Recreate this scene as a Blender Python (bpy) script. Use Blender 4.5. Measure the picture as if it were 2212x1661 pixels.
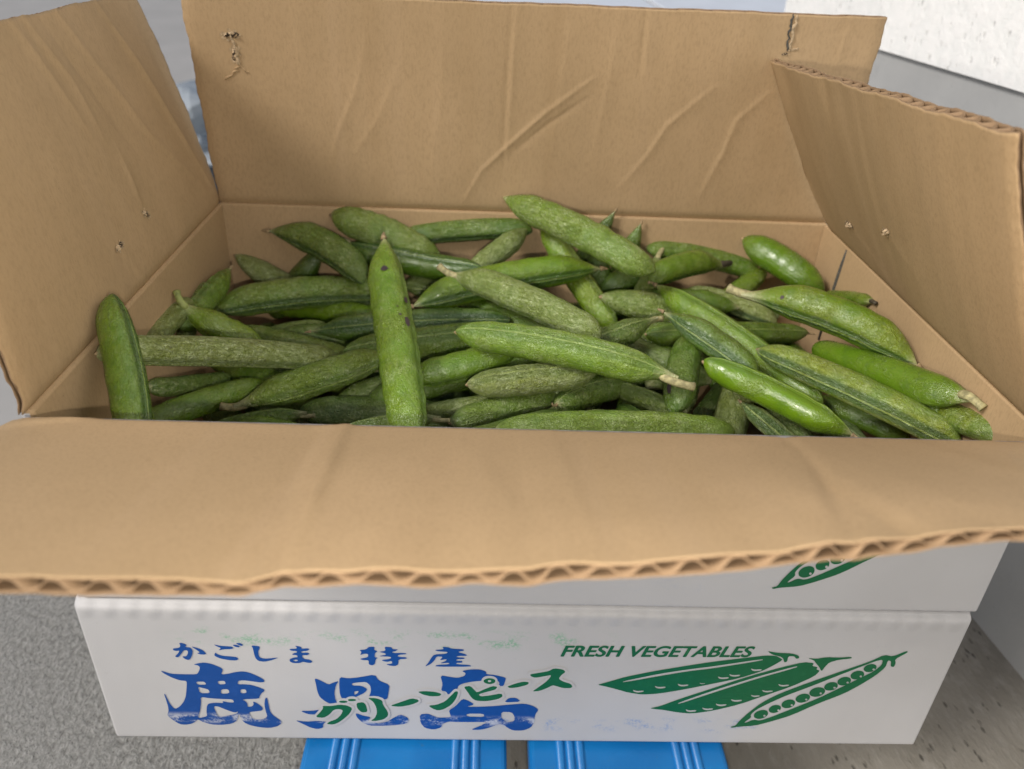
import bpy, bmesh, math, random
import numpy as np
from mathutils import Vector, Matrix

# ------------------------------------------------------------------ clear
for o in list(bpy.data.objects): bpy.data.objects.remove(o, do_unlink=True)
scene = bpy.context.scene
COL = scene.collection
R = math.radians

# ------------------------------------------------------------------ sizes (metres)
W, D, H = 0.36, 0.2314, 0.0834        # carton: width, depth, height
STAND_H = 0.10                        # height of the blue stand
RIM = STAND_H + 2*H                   # height of the open carton's rim above the ground
T = 0.0045                            # board thickness
def wz(p): return (p[0], p[1], p[2]+RIM)

# ------------------------------------------------------------------ camera
cam = bpy.data.cameras.new('camera'); camo = bpy.data.objects.new('camera', cam); COL.objects.link(camo)
right = Vector((0.99896,-0.01806,0.04177)); up = Vector((-0.02669,0.51095,0.8592)); fwd = Vector((0.03686,0.85942,-0.50994))
camo.matrix_world = Matrix(((right.x,up.x,-fwd.x,0.15604),(right.y,up.y,-fwd.y,-0.23069),(right.z,up.z,-fwd.z,0.15611+RIM),(0,0,0,1)))
cam.sensor_fit = 'HORIZONTAL'; cam.sensor_width = 36.0; cam.lens = 36.0*1740.1/2212
cam.clip_start = 0.01; cam.clip_end = 200
cam.dof.use_dof = True; cam.dof.focus_distance = 0.335; cam.dof.aperture_fstop = 11
scene.camera = camo

# ------------------------------------------------------------------ light
SUN_EL, SUN_AZ = R(40), R(-122)       # azimuth from +Y, clockwise seen from above: the open sky lies to the left
world = bpy.data.worlds.new('World'); scene.world = world; world.use_nodes = True
wn = world.node_tree; wn.nodes.clear()
sky = wn.nodes.new('ShaderNodeTexSky'); sky.sky_type = 'NISHITA'; sky.sun_disc = False
sky.sun_elevation = SUN_EL; sky.sun_rotation = SUN_AZ; sky.dust_density = 3.0; sky.air_density = 1.0
bg = wn.nodes.new('ShaderNodeBackground'); bg.inputs[1].default_value = 0.048
wo = wn.nodes.new('ShaderNodeOutputWorld')
wn.links.new(sky.outputs[0], bg.inputs[0]); wn.links.new(bg.outputs[0], wo.inputs[0])
sl = bpy.data.lights.new('sun','SUN'); sl.energy = 1.5; sl.angle = R(15); sl.color = (1.0,0.96,0.90)
so = bpy.data.objects.new('sun', sl); COL.objects.link(so)
sdir = Vector((math.sin(SUN_AZ)*math.cos(SUN_EL), math.cos(SUN_AZ)*math.cos(SUN_EL), math.sin(SUN_EL)))
so.rotation_euler = sdir.to_track_quat('Z','Y').to_euler()
# the photograph was taken with a small flash just under the lens: it casts the tight shadows right behind the pods
fl = bpy.data.lights.new('camera_flash','POINT'); fl.energy = 1.35; fl.shadow_soft_size = 0.004; fl.color = (1.0,0.93,0.82)
flo = bpy.data.objects.new('camera_flash', fl); COL.objects.link(flo)
flo.location = camo.matrix_world.translation - up*0.026 + right*0.004 + fwd*0.004

vs = scene.view_settings
vs.view_transform = 'Standard'; vs.look = 'None'; vs.exposure = 0.66; vs.gamma = 1.0; vs.use_curve_mapping = False
scene.render.engine = 'CYCLES'
scene.render.resolution_x = 1024; scene.render.resolution_y = 769

# ------------------------------------------------------------------ node helpers
def mat(name, rough=0.7):
    m = bpy.data.materials.new(name); m.use_nodes = True
    nt = m.node_tree; b = nt.nodes['Principled BSDF']; b.inputs['Roughness'].default_value = rough
    return m, nt, b
class N:
    def __init__(s, nt): s.nt = nt
    def n(s, t, **k):
        x = s.nt.nodes.new(t)
        for a, v in k.items(): setattr(x, a, v)
        return x
    def l(s, a, b): s.nt.links.new(a, b)
    def val(s, sock, v):
        if hasattr(v, 'node'): s.l(v, sock)
        else: sock.default_value = v
    def math(s, op, a, b=0.0, c=None, clamp=False):
        x = s.n('ShaderNodeMath', operation=op, use_clamp=clamp)
        s.val(x.inputs[0], a); s.val(x.inputs[1], b)
        if c is not None: s.val(x.inputs[2], c)
        return x.outputs[0]
    def mix(s, f, a, b, mode='MIX'):
        x = s.n('ShaderNodeMix', data_type='RGBA', blend_type=mode)
        s.val(x.inputs[0], f)
        for i, v in ((6, a), (7, b)):
            if isinstance(v, tuple): x.inputs[i].default_value = (*v, 1) if len(v) == 3 else v
            else: s.l(v, x.inputs[i])
        return x.outputs[2]
    def ramp(s, f, lo, hi, a=0.0, b=1.0, smooth=True):
        x = s.n('ShaderNodeMapRange', interpolation_type='SMOOTHSTEP' if smooth else 'LINEAR', clamp=True)
        s.val(x.inputs[0], f); s.val(x.inputs[1], lo); s.val(x.inputs[2], hi); s.val(x.inputs[3], a); s.val(x.inputs[4], b)
        return x.outputs[0]
    def coord(s, scale=(1,1,1), rot=(0,0,0), loc=(0,0,0), out='Object'):
        tc = s.n('ShaderNodeTexCoord'); mp = s.n('ShaderNodeMapping')
        mp.inputs['Scale'].default_value = scale; mp.inputs['Rotation'].default_value = rot; mp.inputs['Location'].default_value = loc
        s.l(tc.outputs[out], mp.inputs[0]); return mp.outputs[0]
    def shift(s, v, w):
        a = s.n('ShaderNodeVectorMath', operation='ADD'); s.l(v, a.inputs[0]); s.val(a.inputs[1], w); return a.outputs[0]
    def noise(s, v, scale, detail=3.0, rough=0.55, dist=0.0, w=None):
        x = s.n('ShaderNodeTexNoise', noise_dimensions='3D')
        if w is not None: v = s.shift(v, w)
        s.l(v, x.inputs['Vector']); s.val(x.inputs['Scale'], scale)
        x.inputs['Detail'].default_value = detail; x.inputs['Roughness'].default_value = rough; x.inputs['Distortion'].default_value = dist
        return x.outputs[0]
    def voro(s, v, scale, feature='F1', rand=1.0, w=None):
        x = s.n('ShaderNodeTexVoronoi', feature=feature)
        if w is not None: v = s.shift(v, w)
        s.l(v, x.inputs['Vector']); s.val(x.inputs['Scale'], scale); x.inputs['Randomness'].default_value = rand
        return x.outputs[0]
    def bump(s, h, strength, dist, normal=None):
        x = s.n('ShaderNodeBump'); x.inputs['Strength'].default_value = strength; x.inputs['Distance'].default_value = dist
        s.l(h, x.inputs['Height'])
        if normal is not None: s.l(normal, x.inputs['Normal'])
        return x.outputs[0]
    def attr(s, name, kind='GEOMETRY'):
        x = s.n('ShaderNodeAttribute', attribute_type=kind, attribute_name=name); return x.outputs['Fac']

# ------------------------------------------------------------------ materials
def make_kraft(name, tint=1.0, base=(0.412,0.287,0.160)):
    m, nt, b = mat(name, 0.78); g = N(nt)
    v = g.coord()
    big = g.noise(v, 14, 3); fib = g.noise(g.coord(scale=(1,1,0.35)), 900, 2, 0.7); fine = g.noise(v, 2600, 2, 0.6)
    spk = g.voro(v, 420)
    c0 = tuple(x*tint for x in base)
    c = g.mix(g.ramp(big, .35, .7), c0, (c0[0]*1.13, c0[1]*1.13, c0[2]*1.15))
    c = g.mix(g.math('MULTIPLY', g.ramp(fib, .42, .72), .34), c, (c0[0]*.68, c0[1]*.66, c0[2]*.62))
    c = g.mix(g.math('MULTIPLY', g.ramp(fine, .5, .75), .30), c, (c0[0]*1.3, c0[1]*1.33, c0[2]*1.4))
    c = g.mix(g.math('MULTIPLY', g.ramp(spk, .10, .05), g.ramp(g.noise(v, 60, 2), .5, .7, 0, .7)), c, (.06,.035,.02))
    # scuffs and grazing-light shading painted as bands along the flutes (u across, v along the flap; nothing where the mesh has no such map)
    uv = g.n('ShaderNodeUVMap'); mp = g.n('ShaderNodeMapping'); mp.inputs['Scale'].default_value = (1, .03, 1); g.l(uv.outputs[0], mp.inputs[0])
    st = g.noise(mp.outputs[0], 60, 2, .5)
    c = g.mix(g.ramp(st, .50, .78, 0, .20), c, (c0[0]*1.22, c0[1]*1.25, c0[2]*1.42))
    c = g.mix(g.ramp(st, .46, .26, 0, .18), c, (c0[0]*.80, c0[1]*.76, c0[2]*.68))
    g.l(c, b.inputs['Base Color'])
    h = g.math('ADD', g.math('MULTIPLY', fib, .6), g.math('MULTIPLY', fine, .5))
    wv = g.n('ShaderNodeTexWave', wave_type='BANDS', bands_direction='X', wave_profile='SIN'); g.l(uv.outputs[0], wv.inputs[0]); wv.inputs['Scale'].default_value = 36.5; wv.inputs['Distortion'].default_value = .6; wv.inputs['Detail'].default_value = 1.0
    nf = g.bump(g.math('MULTIPLY', wv.outputs[0], g.ramp(st, .3, .7, .1, 1.0)), .05, .0006)
    nb = g.bump(h, .30, .0004, nf); g.l(nb, b.inputs['Normal'])
    b.inputs['Specular IOR Level'].default_value = .25
    return m
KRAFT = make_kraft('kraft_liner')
FLUTE = make_kraft('kraft_fluting_shaded', 1.0, (.27,.180,.105))  # shade in the recesses between the liners put into a darker colour

def make_paper(name, smear):
    m, nt, b = mat(name, 0.6); g = N(nt)
    v = g.coord()
    c = g.mix(g.ramp(g.noise(v, 9, 3), .3, .75), (.52,.518,.53), (.47,.465,.47))
    c = g.mix(g.math('MULTIPLY', g.ramp(g.noise(v, 300, 3, .7), .62, .8), .3), c, (.38,.37,.36))
    # faint offset smears of green and blue ink picked up from other cartons (heights in the carton's own space)
    tc = g.n('ShaderNodeTexCoord'); sp = g.n('ShaderNodeSeparateXYZ'); g.l(tc.outputs['Object'], sp.inputs[0])
    z = sp.outputs[2]; x = sp.outputs[0]
    def band(zc, zw, x0, x1):
        d = g.math('ABSOLUTE', g.math('SUBTRACT', z, zc))
        return g.math('MULTIPLY', g.ramp(d, zw*1.2, zw*.2), g.math('MULTIPLY', g.ramp(x, x0, x0+.02), g.ramp(x, x1, x1-.02)))
    blot = g.ramp(g.noise(g.coord(scale=(1,1,1.6)), 85, 3, .6), .48, .66); grit = g.ramp(g.noise(v, 900, 2, .7), .38, .6)
    c = g.mix(g.math('MULTIPLY', g.math('MULTIPLY', band(.0655, .006, .03, .22), blot), g.math('MULTIPLY', grit, .85*smear)), c, (.20,.42,.27))
    c = g.mix(g.math('MULTIPLY', g.math('MULTIPLY', band(.0135, .006, .15, .30), blot), g.math('MULTIPLY', grit, .6*smear)), c, (.14,.26,.52))
    c = g.mix(g.math('MULTIPLY', g.math('MULTIPLY', band(.0665, .006, .02, .34), g.ramp(g.noise(v, 55, 2), .5, .7)), g.math('MULTIPLY', g.ramp(g.noise(v, 1100, 3, .8), .6, .75), .4)), c, (.1,.1,.1))
    g.l(c, b.inputs['Base Color'])
    # washboarding from the flutes, strongest along the folded edges
    wv = g.n('ShaderNodeTexWave', wave_type='BANDS', bands_direction='X', wave_profile='SIN')
    g.l(g.coord(), wv.inputs[0]); wv.inputs['Scale'].default_value = 36.0; wv.inputs['Distortion'].default_value = .4; wv.inputs['Detail'].default_value = 1
    edge = g.ramp(g.math('ABSOLUTE', g.math('SUBTRACT', z, .0795)), .006, .0005)
    hh = g.math('ADD', g.math('MULTIPLY', g.math('MULTIPLY', wv.outputs[0], .0006), g.math('ADD', edge, .06)), g.math('MULTIPLY', g.noise(v, 1400, 2), .00006))
    x2 = g.n('ShaderNodeBump'); x2.inputs['Strength'].default_value = .8; x2.inputs['Distance'].default_value = 1.0; g.l(hh, x2.inputs['Height']); g.l(x2.outputs[0], b.inputs['Normal'])
    b.inputs['Specular IOR Level'].default_value = .3
    return m
PAPER = make_paper('white_box_paper', 1.0)
PAPER_CLEAN = make_paper('white_box_paper_clean', 0.12)

def make_ink(name, col, worn):
    m, nt, b = mat(name, .5); g = N(nt); v = g.coord()
    c = g.mix(g.math('MULTIPLY', g.ramp(g.noise(v, 260, 3, .7), .45, .75), .35), col, tuple(min(1, x*1.35+.008) for x in col))
    if worn:
        sp = g.n('ShaderNodeSeparateXYZ'); tc = g.n('ShaderNodeTexCoord'); g.l(tc.outputs['Object'], sp.inputs[0])
        lo = g.math('MULTIPLY', g.ramp(sp.outputs[2], .0195, .0155), g.ramp(sp.outputs[2], .0105, .0135))
        k = g.math('MULTIPLY', lo, g.ramp(g.math('ADD', g.noise(g.coord(scale=(.5,1,1)), 150, 2), g.math('MULTIPLY', g.noise(v, 900, 3, .8), .5)), .72, .92, 0, .85))
        c = g.mix(k, c, (.55,.57,.62))
    g.l(c, b.inputs['Base Color']); b.inputs['Specular IOR Level'].default_value = .3
    return m
INK_BLUE = make_ink('blue_ink', (.007,.066,.285), True)
INK_GREEN = make_ink('green_ink', (.006,.115,.045), False)

def make_pod():
    m, nt, b = mat('pea_pod_skin', .4); g = N(nt)
    tone, pale, yel, seed = (g.attr(k, 'OBJECT') for k in ('tone','pale','yellow','seed'))
    seamd = g.attr('seam_dark', 'OBJECT'); sut = g.attr('suture'); endp = g.attr('paleend'); dors = g.attr('dorsal')
    v = g.shift(g.coord(), seed); vs_ = g.shift(g.coord(scale=(.5,1,1)), seed)
    big = g.noise(v, 60, 3, .6); mid = g.noise(v, 150, 3, .65); 
    c = g.mix(g.ramp(tone, .28, .74, 0, 1, False), (.031,.090,.006), (.160,.300,.010))
    c = g.mix(g.math('MULTIPLY', yel, g.ramp(big, .28, .70, .1, .75)), c, (.32,.345,.018))
    c = g.mix(g.ramp(mid, .45, .72, 0, .34), c, (.034,.096,.008))
    # waxy pale netting, in patches
    net = g.noise(vs_, 600, 3, .78, .7)
    patch = g.ramp(g.noise(v, 85, 3, .65), g.math('SUBTRACT', .62, g.math('MULTIPLY', pale, .52)), g.math('SUBTRACT', .92, g.math('MULTIPLY', pale, .42)))
    f = g.math('MULTIPLY', g.ramp(net, .42, .64), g.math('MULTIPLY', patch, g.math('ADD', .12, g.math('MULTIPLY', pale, .72))))
    netc = (.45,.52,.26)
    c = g.mix(g.math('MULTIPLY', g.ramp(mid, .56, .38), g.math('MULTIPLY', pale, .42)), c, (.24,.33,.12))
    c = g.mix(g.ramp(pale, .40, .85, 0, .50), c, (.25,.268,.085))
    # brown specks on the faded ones
    spk = g.math('MULTIPLY', g.ramp(g.voro(v, 300), .20, .08), g.math('MULTIPLY', g.ramp(pale, .55, .8), g.ramp(big, .50, .58)))
    c = g.mix(g.math('MULTIPLY', spk, .85), c, (.07,.055,.018))
    c = g.mix(f, c, netc)
    # seam: dark grooves beside a light ridge line
    wob = g.math('ADD', sut, g.math('MULTIPLY', g.math('SUBTRACT', mid, .5), 1.6))
    band = g.math('MULTIPLY', g.ramp(sut, .30, .8), g.ramp(wob, 5.2, 3.2))
    c = g.mix(g.math('MULTIPLY', band, g.math('MULTIPLY', seamd, .70)), c, (.030,.085,.018))
    c = g.mix(g.math('MULTIPLY', g.ramp(sut, .50, .12), g.ramp(mid, .3, .6, .25, .65)), c, (.34,.42,.15))
    # papery pale ends
    ep = g.math('ADD', endp, g.math('MULTIPLY', g.math('SUBTRACT', net, .5), .7))
    c = g.mix(g.ramp(ep, .35, 1.0, 0, .85), c, (.46,.45,.25))
    g.l(c, b.inputs['Base Color'])
    g.l(g.math('ADD', g.math('MULTIPLY', pale, .16), g.ramp(mid, .35, .7, .15, .34)), b.inputs['Roughness'])
    b.inputs['Specular IOR Level'].default_value = .75
    g.l(g.math('MULTIPLY', g.math('SUBTRACT', 1.0, pale), .40), b.inputs['Coat Weight']); b.inputs['Coat Roughness'].default_value = .20
    # wrinkles and pimples
    ridg = g.math('ABSOLUTE', g.math('SUBTRACT', net, .5))
    pim = g.noise(v, 1000, 1, .5)
    amt = g.math('ADD', g.ramp(big, .42, .66, .10, .55), g.math('MULTIPLY', pale, 1.0))
    h = g.math('MULTIPLY', g.math('ADD', g.math('MULTIPLY', ridg, 1.6), g.math('MULTIPLY', pim, .35)), amt)
    nb = g.bump(h, 1.0, .0016); g.l(nb, b.inputs['Normal']); g.l(g.bump(h, .6, .0012), b.inputs['Coat Normal'])
    return m
POD = make_pod()

def simple(name, col, rough, var=.3, sc=200, bumpd=0.0):
    m, nt, b = mat(name, rough); g = N(nt); v = g.coord()
    c = g.mix(g.ramp(g.noise(v, sc, 3, .6), .3, .7), tuple(x*(1-var) for x in col), tuple(min(1, x*(1+var)) for x in col))
    g.l(c, b.inputs['Base Color'])
    if bumpd: g.l(g.bump(g.noise(v, sc*2, 3, .6), .6, bumpd), b.inputs['Normal'])
    return m
STALK = simple('dry_stalk', (.36,.33,.17), .7, .35, 500, .0003)
STALK_GREEN = simple('green_stalk', (.25,.29,.09), .6, .3, 400, .0003)
BEAK = simple('withered_beak', (.30,.22,.12), .75, .45, 700, .0003)
BEAK_DARK = simple('blackened_stalk', (.055,.045,.03), .7, .4, 500, .0003)
SPOT = simple('purple_brown_spot', (.045,.030,.035), .5, .25, 600)
TORN = simple('torn_paper_fibre', (.46,.345,.215), .9, .25, 900, .0004)
HOLE = simple('torn_hole', (.05,.035,.022), .95, .5, 700)
CUTGREY = simple('grey_cut_board_edge', (.25,.225,.195), .9, .35, 800, .0004)
SLITDARK = simple('dark_slit', (.07,.068,.06), .9, .3, 700)

def make_blue():
    m, nt, b = mat('blue_plastic', .38); g = N(nt); v = g.coord()
    c = g.mix(g.ramp(g.noise(v, 30, 3), .4, .7), (.004,.135,.40), (.006,.165,.46))
    c = g.mix(g.math('MULTIPLY', g.ramp(g.noise(v, 260, 4, .75), .60, .75), .45), c, (.05,.14,.26))
    g.l(c, b.inputs['Base Color']); g.l(g.bump(g.noise(v, 500, 2), .2, .0003), b.inputs['Normal'])
    return m
BLUE = make_blue()

def make_rough_concrete():
    m, nt, b = mat('rough_concrete', .9); g = N(nt)
    v = g.coord(scale=(1,.55,1), rot=(0,0,R(14))); v2 = g.coord()
    n1 = g.noise(v, 400, 5, .74, .3); n2 = g.noise(v2, 5, 3); n3 = g.noise(v, 1300, 2)
    c = g.mix(g.ramp(n1, .35, .62), (.28,.275,.255), (.55,.545,.52))
    c = g.mix(g.ramp(n2, .3, .7, 0, .35), c, (.50,.49,.47))
    c = g.mix(g.ramp(n3, .6, .8, 0, .35), c, (.16,.155,.14))
    g.l(c, b.inputs['Base Color'])
    h = g.math('ADD', n1, g.math('MULTIPLY', n3, .2))
    g.l(g.bump(h, 1.0, .0055), b.inputs['Normal']); b.inputs['Specular IOR Level'].default_value = .2
    return m
ROUGH = make_rough_concrete()

def make_smooth_concrete():
    m, nt, b = mat('trowelled_concrete', .85); g = N(nt)
    v = g.coord(); vs_ = g.coord(scale=(1,.42,1), rot=(0,0,R(7)))
    c = g.mix(g.ramp(g.noise(v, 9, 4, .6), .3, .7), (.235,.215,.180), (.31,.285,.245))
    c = g.mix(g.ramp(g.noise(vs_, 160, 4, .7), .45, .75, 0, .6), c, (.37,.345,.305))
    pit = g.math('MULTIPLY', g.ramp(g.voro(vs_, 230), .30, .14), g.ramp(g.noise(vs_, 120, 3, .7), .46, .60))
    c = g.mix(g.math('MULTIPLY', pit, .75), c, (.07,.063,.052))
    g.l(c, b.inputs['Base Color'])
    h = g.math('SUBTRACT', g.noise(vs_, 350, 3), pit)
    g.l(g.bump(h, .6, .0015), b.inputs['Normal']); b.inputs['Specular IOR Level'].default_value = .2
    return m
SMOOTH = make_smooth_concrete()

def make_stucco():
    m, nt, b = mat('white_stucco', .9); g = N(nt); v = g.coord(); vs_ = g.coord(scale=(1,1,.6))
    n1 = g.noise(v, 110, 3, .6)
    c = g.mix(g.ramp(n1, .35, .6), (.86,.87,.86), (.91,.91,.90))
    pit = g.math('MULTIPLY', g.ramp(g.voro(vs_, 170), .34, .12), g.ramp(g.noise(v, 70, 3, .7), .46, .64))
    c = g.mix(g.math('MULTIPLY', pit, .5), c, (.46,.46,.43))
    g.l(c, b.inputs['Base Color'])
    g.l(g.bump(g.math('SUBTRACT', n1, g.math('MULTIPLY', pit, .6)), .35, .003), b.inputs['Normal'])
    return m
STUCCO = make_stucco()
def make_base():
    m, nt, b = mat('grey_render', .8); g = N(nt); v = g.coord()
    c = g.mix(g.ramp(g.noise(v, 7, 4, .6), .3, .75), (.38,.385,.385), (.46,.465,.46))
    c = g.mix(g.ramp(g.noise(v, 32, 4, .7), .58, .78, 0, .5), c, (.30,.305,.31))
    c = g.mix(g.ramp(g.noise(v, 320, 3, .7), .62, .8, 0, .4), c, (.15,.15,.15))
    g.l(c, b.inputs['Base Color']); g.l(g.bump(g.noise(v, 240, 3), .3, .001), b.inputs['Normal'])
    return m
BASE = make_base()
STEP_BRIGHT = simple('added_step_bright', (.74,.79,.86), .8, .04, 8)
GROUND_LIT = simple('ground_lit_tone', (.42,.41,.395), .85, .05, 5, .0006)  # brightness of the open ground put into the colour
POSTC = simple('grey_joint', (.36,.34,.30), .8, .2, 40)
def make_bag():
    m, nt, b = mat('plastic_film', .25)
    b.inputs['Base Color'].default_value = (.42,.47,.52,1); b.inputs['Transmission Weight'].default_value = .25; b.inputs['IOR'].default_value = 1.3
    return m
BAG = make_bag()

# ------------------------------------------------------------------ object helpers
def link(name, me, parent=None, mats=()):
    o = bpy.data.objects.new(name, me); COL.objects.link(o)
    for m in mats: me.materials.append(m)
    if parent: o.parent = parent
    return o
def mesh(name, verts, faces, smooth=True):
    me = bpy.data.meshes.new(name); me.from_pydata([tuple(map(float, v)) for v in verts], [], faces); me.update()
    if smooth: me.shade_smooth()
    return me
def empty(name, loc=(0,0,0), label=None, cat=None, group=None):
    o = bpy.data.objects.new(name, None); COL.objects.link(o); o.location = loc; o.empty_display_size = .02
    if label: tag(o, label, cat, group)
    return o
def tag(o, label, cat, group=None):
    o['label'] = label; o['category'] = cat
    if group: o['group'] = group
    return o
def box(name, lo, hi, m, parent=None, bev=0.0, seg=2):
    bm = bmesh.new(); bmesh.ops.create_cube(bm, size=1.0)
    for v in bm.verts: v.co = Vector([(lo[i]+hi[i])/2 + v.co[i]*(hi[i]-lo[i]) for i in range(3)])
    if bev: bmesh.ops.bevel(bm, geom=bm.edges[:], offset=bev, segments=seg, profile=.5, affect='EDGES')
    me = bpy.data.meshes.new(name); bm.to_mesh(me); bm.free()
    return link(name, me, parent, (m,))
def tube_geo(path, rad, n=10, flat=1.0, cap=True):
    path = [Vector(p) for p in path]; V = []; F = []
    prev = None
    for i, p in enumerate(path):
        d = (path[min(i+1, len(path)-1)] - path[max(i-1, 0)]).normalized()
        ref = prev if prev is not None else (Vector((0,0,1)) if abs(d.z) < .9 else Vector((1,0,0)))
        a = (ref - d*ref.dot(d)).normalized(); b_ = d.cross(a); prev = a
        for k in range(n):
            th = 2*math.pi*k/n; V.append(p + (a*math.cos(th) + b_*math.sin(th)*flat)*rad[i])
    for i in range(len(path)-1):
        for k in range(n):
            F.append((i*n+k, i*n+(k+1)%n, (i+1)*n+(k+1)%n, (i+1)*n+k))
    if cap: F += [tuple(range(n-1,-1,-1)), tuple((len(path)-1)*n+k for k in range(n))]
    return V, F
rng = np.random.default_rng(11)
PRINT_DEER=[[[27.9,44.8],[31.5,43],[36,42.8],[41.9,42.9],[42.8,43.7],[43.8,45.9],[44.1,47.5],[43.4,48.4],[41.7,48.8],[43.8,49.6],[46.3,50.1],[49.1,49.4],[52.2,47.6],[53.3,46.4],[53.2,45.5],[52.2,43.1],[55,43.5],[58,44.6],[61,45.2],[63.5,44.8],[66.6,42.9],[68.9,41.1],[69.8,39.7],[69.3,38.7],[67.4,38.5],[64.1,39.2],[60.8,39.7],[58.8,39.3],[58.2,37.1],[60.9,37.2],[63.8,36.9],[67,35.4],[69,34.1],[68.9,32.9],[67.6,31.8],[66.5,29.6],[66.1,28.1],[58.8,27.5],[60.3,26.1],[60.8,24.4],[60.6,22.4],[62.8,23.1],[63.4,24.5],[63.3,26.3],[64.9,25.2],[66.6,22.9],[67,21.5],[66.3,20.3],[63.4,19.6],[61.2,19.3],[60.8,18.1],[61.4,15.3],[63.2,14.2],[65.9,14.4],[67.7,15.5],[68.3,16.8],[68,19.5],[67.9,24.2],[68.6,27.9],[69.2,29],[69.6,28.2],[69.7,24.9],[69.8,20.2],[70.6,17.6],[72.5,15.2],[74.1,13.2],[73.9,11.8],[71.9,9.7],[68.3,8.4],[63.9,8.9],[60.1,10.2],[57.9,11.9],[57,13.9],[56.3,18],[54.8,13.2],[52.3,11.1],[47.8,10.2],[43.4,10.4],[40.1,11.9],[38,13.9],[36.7,12],[34.7,10.6],[32,10],[29.8,10.3],[27.6,12.7],[25.3,16.1],[26.5,19.1],[26.8,22.1],[26.7,26.1],[26.5,30],[26.9,30.3],[27.2,28.1],[27.8,24.1],[29.3,20.3],[31.8,22.2],[34.1,25.6],[35.4,28.9],[36.3,32.8],[37.3,37.9],[37,38.7],[34.6,39],[31.9,40.4],[29.3,42.5],[27.9,44.2]],[[41.1,38.3],[44.6,38.5],[45.3,36.6],[41.5,36.4]],[[50.1,38.9],[53.1,39.2],[53.4,37.1],[50.4,36.8]],[[41.5,35.1],[43.1,34.5],[45.7,33.5],[45.8,31.2],[41.7,31]],[[50.9,33.8],[54,33.9],[54.1,31.3],[50.4,30.8]],[[59,33.9],[61.3,34],[61.3,31.6],[58.8,31.4]],[[41.6,28.7],[45.1,27.9],[50.6,27.5],[54.9,27.4],[55.3,25.4],[52.9,25.3],[51.1,26],[50.4,26],[50.7,24.9],[46.8,25],[44.2,24.4],[43.2,22.4],[42.5,18.4],[42.5,16],[38.8,14.6],[38.5,15.6],[40,19.7],[41.2,25]],[[46.5,22.8],[48.2,22.5],[50.6,20.9],[53.8,18.9],[55.3,18.8],[56,19.7],[55.8,18.3],[52.6,16.9],[47.2,15.4],[46.6,18.8],[46.2,21.5]]]
PRINT_CHILD=[[[90.7,41.8],[93.6,40],[96.2,37.8],[98.5,39.2],[100.7,40.2],[99.3,37.4],[98.3,32.7],[98.5,27.9],[99.4,25.6],[97.5,24.6],[94.5,26.4],[91.9,29.7],[91.2,33.5],[91,38.1]],[[101.2,42.7],[104.8,41.9],[109.1,42.6],[116,44.6],[117.4,40.9],[121.9,38.3],[121.4,34.1],[120.6,28.8],[118.4,28.8],[112.8,30.1],[113.9,33.9],[113.8,37.6],[112.1,39.9],[108.3,39.4],[106.2,38.9],[106.1,37.5],[110.1,37.4],[112.5,35.3],[111.1,32.9],[108.5,31],[105.9,29.2],[101.5,28],[100.6,31.8],[100.7,37.4]],[[106.8,33.8],[108.8,34],[108,32.4],[106.7,31.4]],[[82.7,20.4],[87.7,20.5],[92.2,21.6],[90,18.1],[86.2,18.1]],[[79.9,14],[84.5,13.1],[89,13.7],[93.5,13.4],[91.7,11.2],[91.9,9.2],[89.2,8],[86.1,9.1],[83.1,11.6]],[[106.5,19.4],[109.7,17.5],[112.8,16.6],[112.1,14.6],[115.2,12.1],[119.7,13.2],[122.3,15.7],[125.6,18.8],[128.8,16.8],[129.5,14.4],[128,12.1],[122.2,10.9],[117,10.5],[111.9,10.6],[108.8,13],[106.8,16.5]]]
PRINT_ISLAND=[[[143.3,44.7],[147.3,43.8],[150.4,43.2],[153.4,44.4],[154,46.2],[152.2,47.6],[156.5,48.7],[160.1,48.6],[162.6,47.3],[162.4,45.8],[166.4,45.3],[170.8,43.8],[170.8,42.5],[170,38.3],[167.8,38.7],[168.4,40.6],[166.5,42.8],[162.2,41.8],[157.2,41.1],[152.9,39.8],[151,38.4],[150.4,36],[146.7,32.2],[145.7,34.5],[143.6,34.9],[144.3,39.2]],[[152.7,29.9],[154.9,29],[158.1,26.2],[154.3,24.6],[160.7,24.8],[167,25.4],[173.3,26.5],[179.7,27.3],[183.6,25.7],[185.9,23.3],[184.5,19.8],[184.5,14.8],[183.1,10.8],[179.9,8.7],[175.4,8.6],[172.7,10.6],[171.3,12.6],[168.7,13.1],[164.9,10.5],[161,8.9],[156.5,8.8],[160.3,11.4],[163.5,14],[162.8,14.4],[151.2,14.1],[146.7,14.4],[144.1,12.6],[143.5,10.1],[140.2,8.5],[136.4,9.5],[134.5,13],[134.2,18.9],[137.8,19.7],[140.3,18],[142.2,16.9],[148,17.4],[147.3,20.1],[147,22.1],[149.9,25.1]],[[154.7,20],[162.1,20.1],[162.4,17.9],[154.7,18]],[[169.7,21.5],[174.2,21.4],[175.6,18.7],[175.7,15.2],[172.5,14.4],[169.9,17.1]],[[172.5,30.8],[175.7,31.1],[178,28.5],[170.7,27.8]]]
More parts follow.
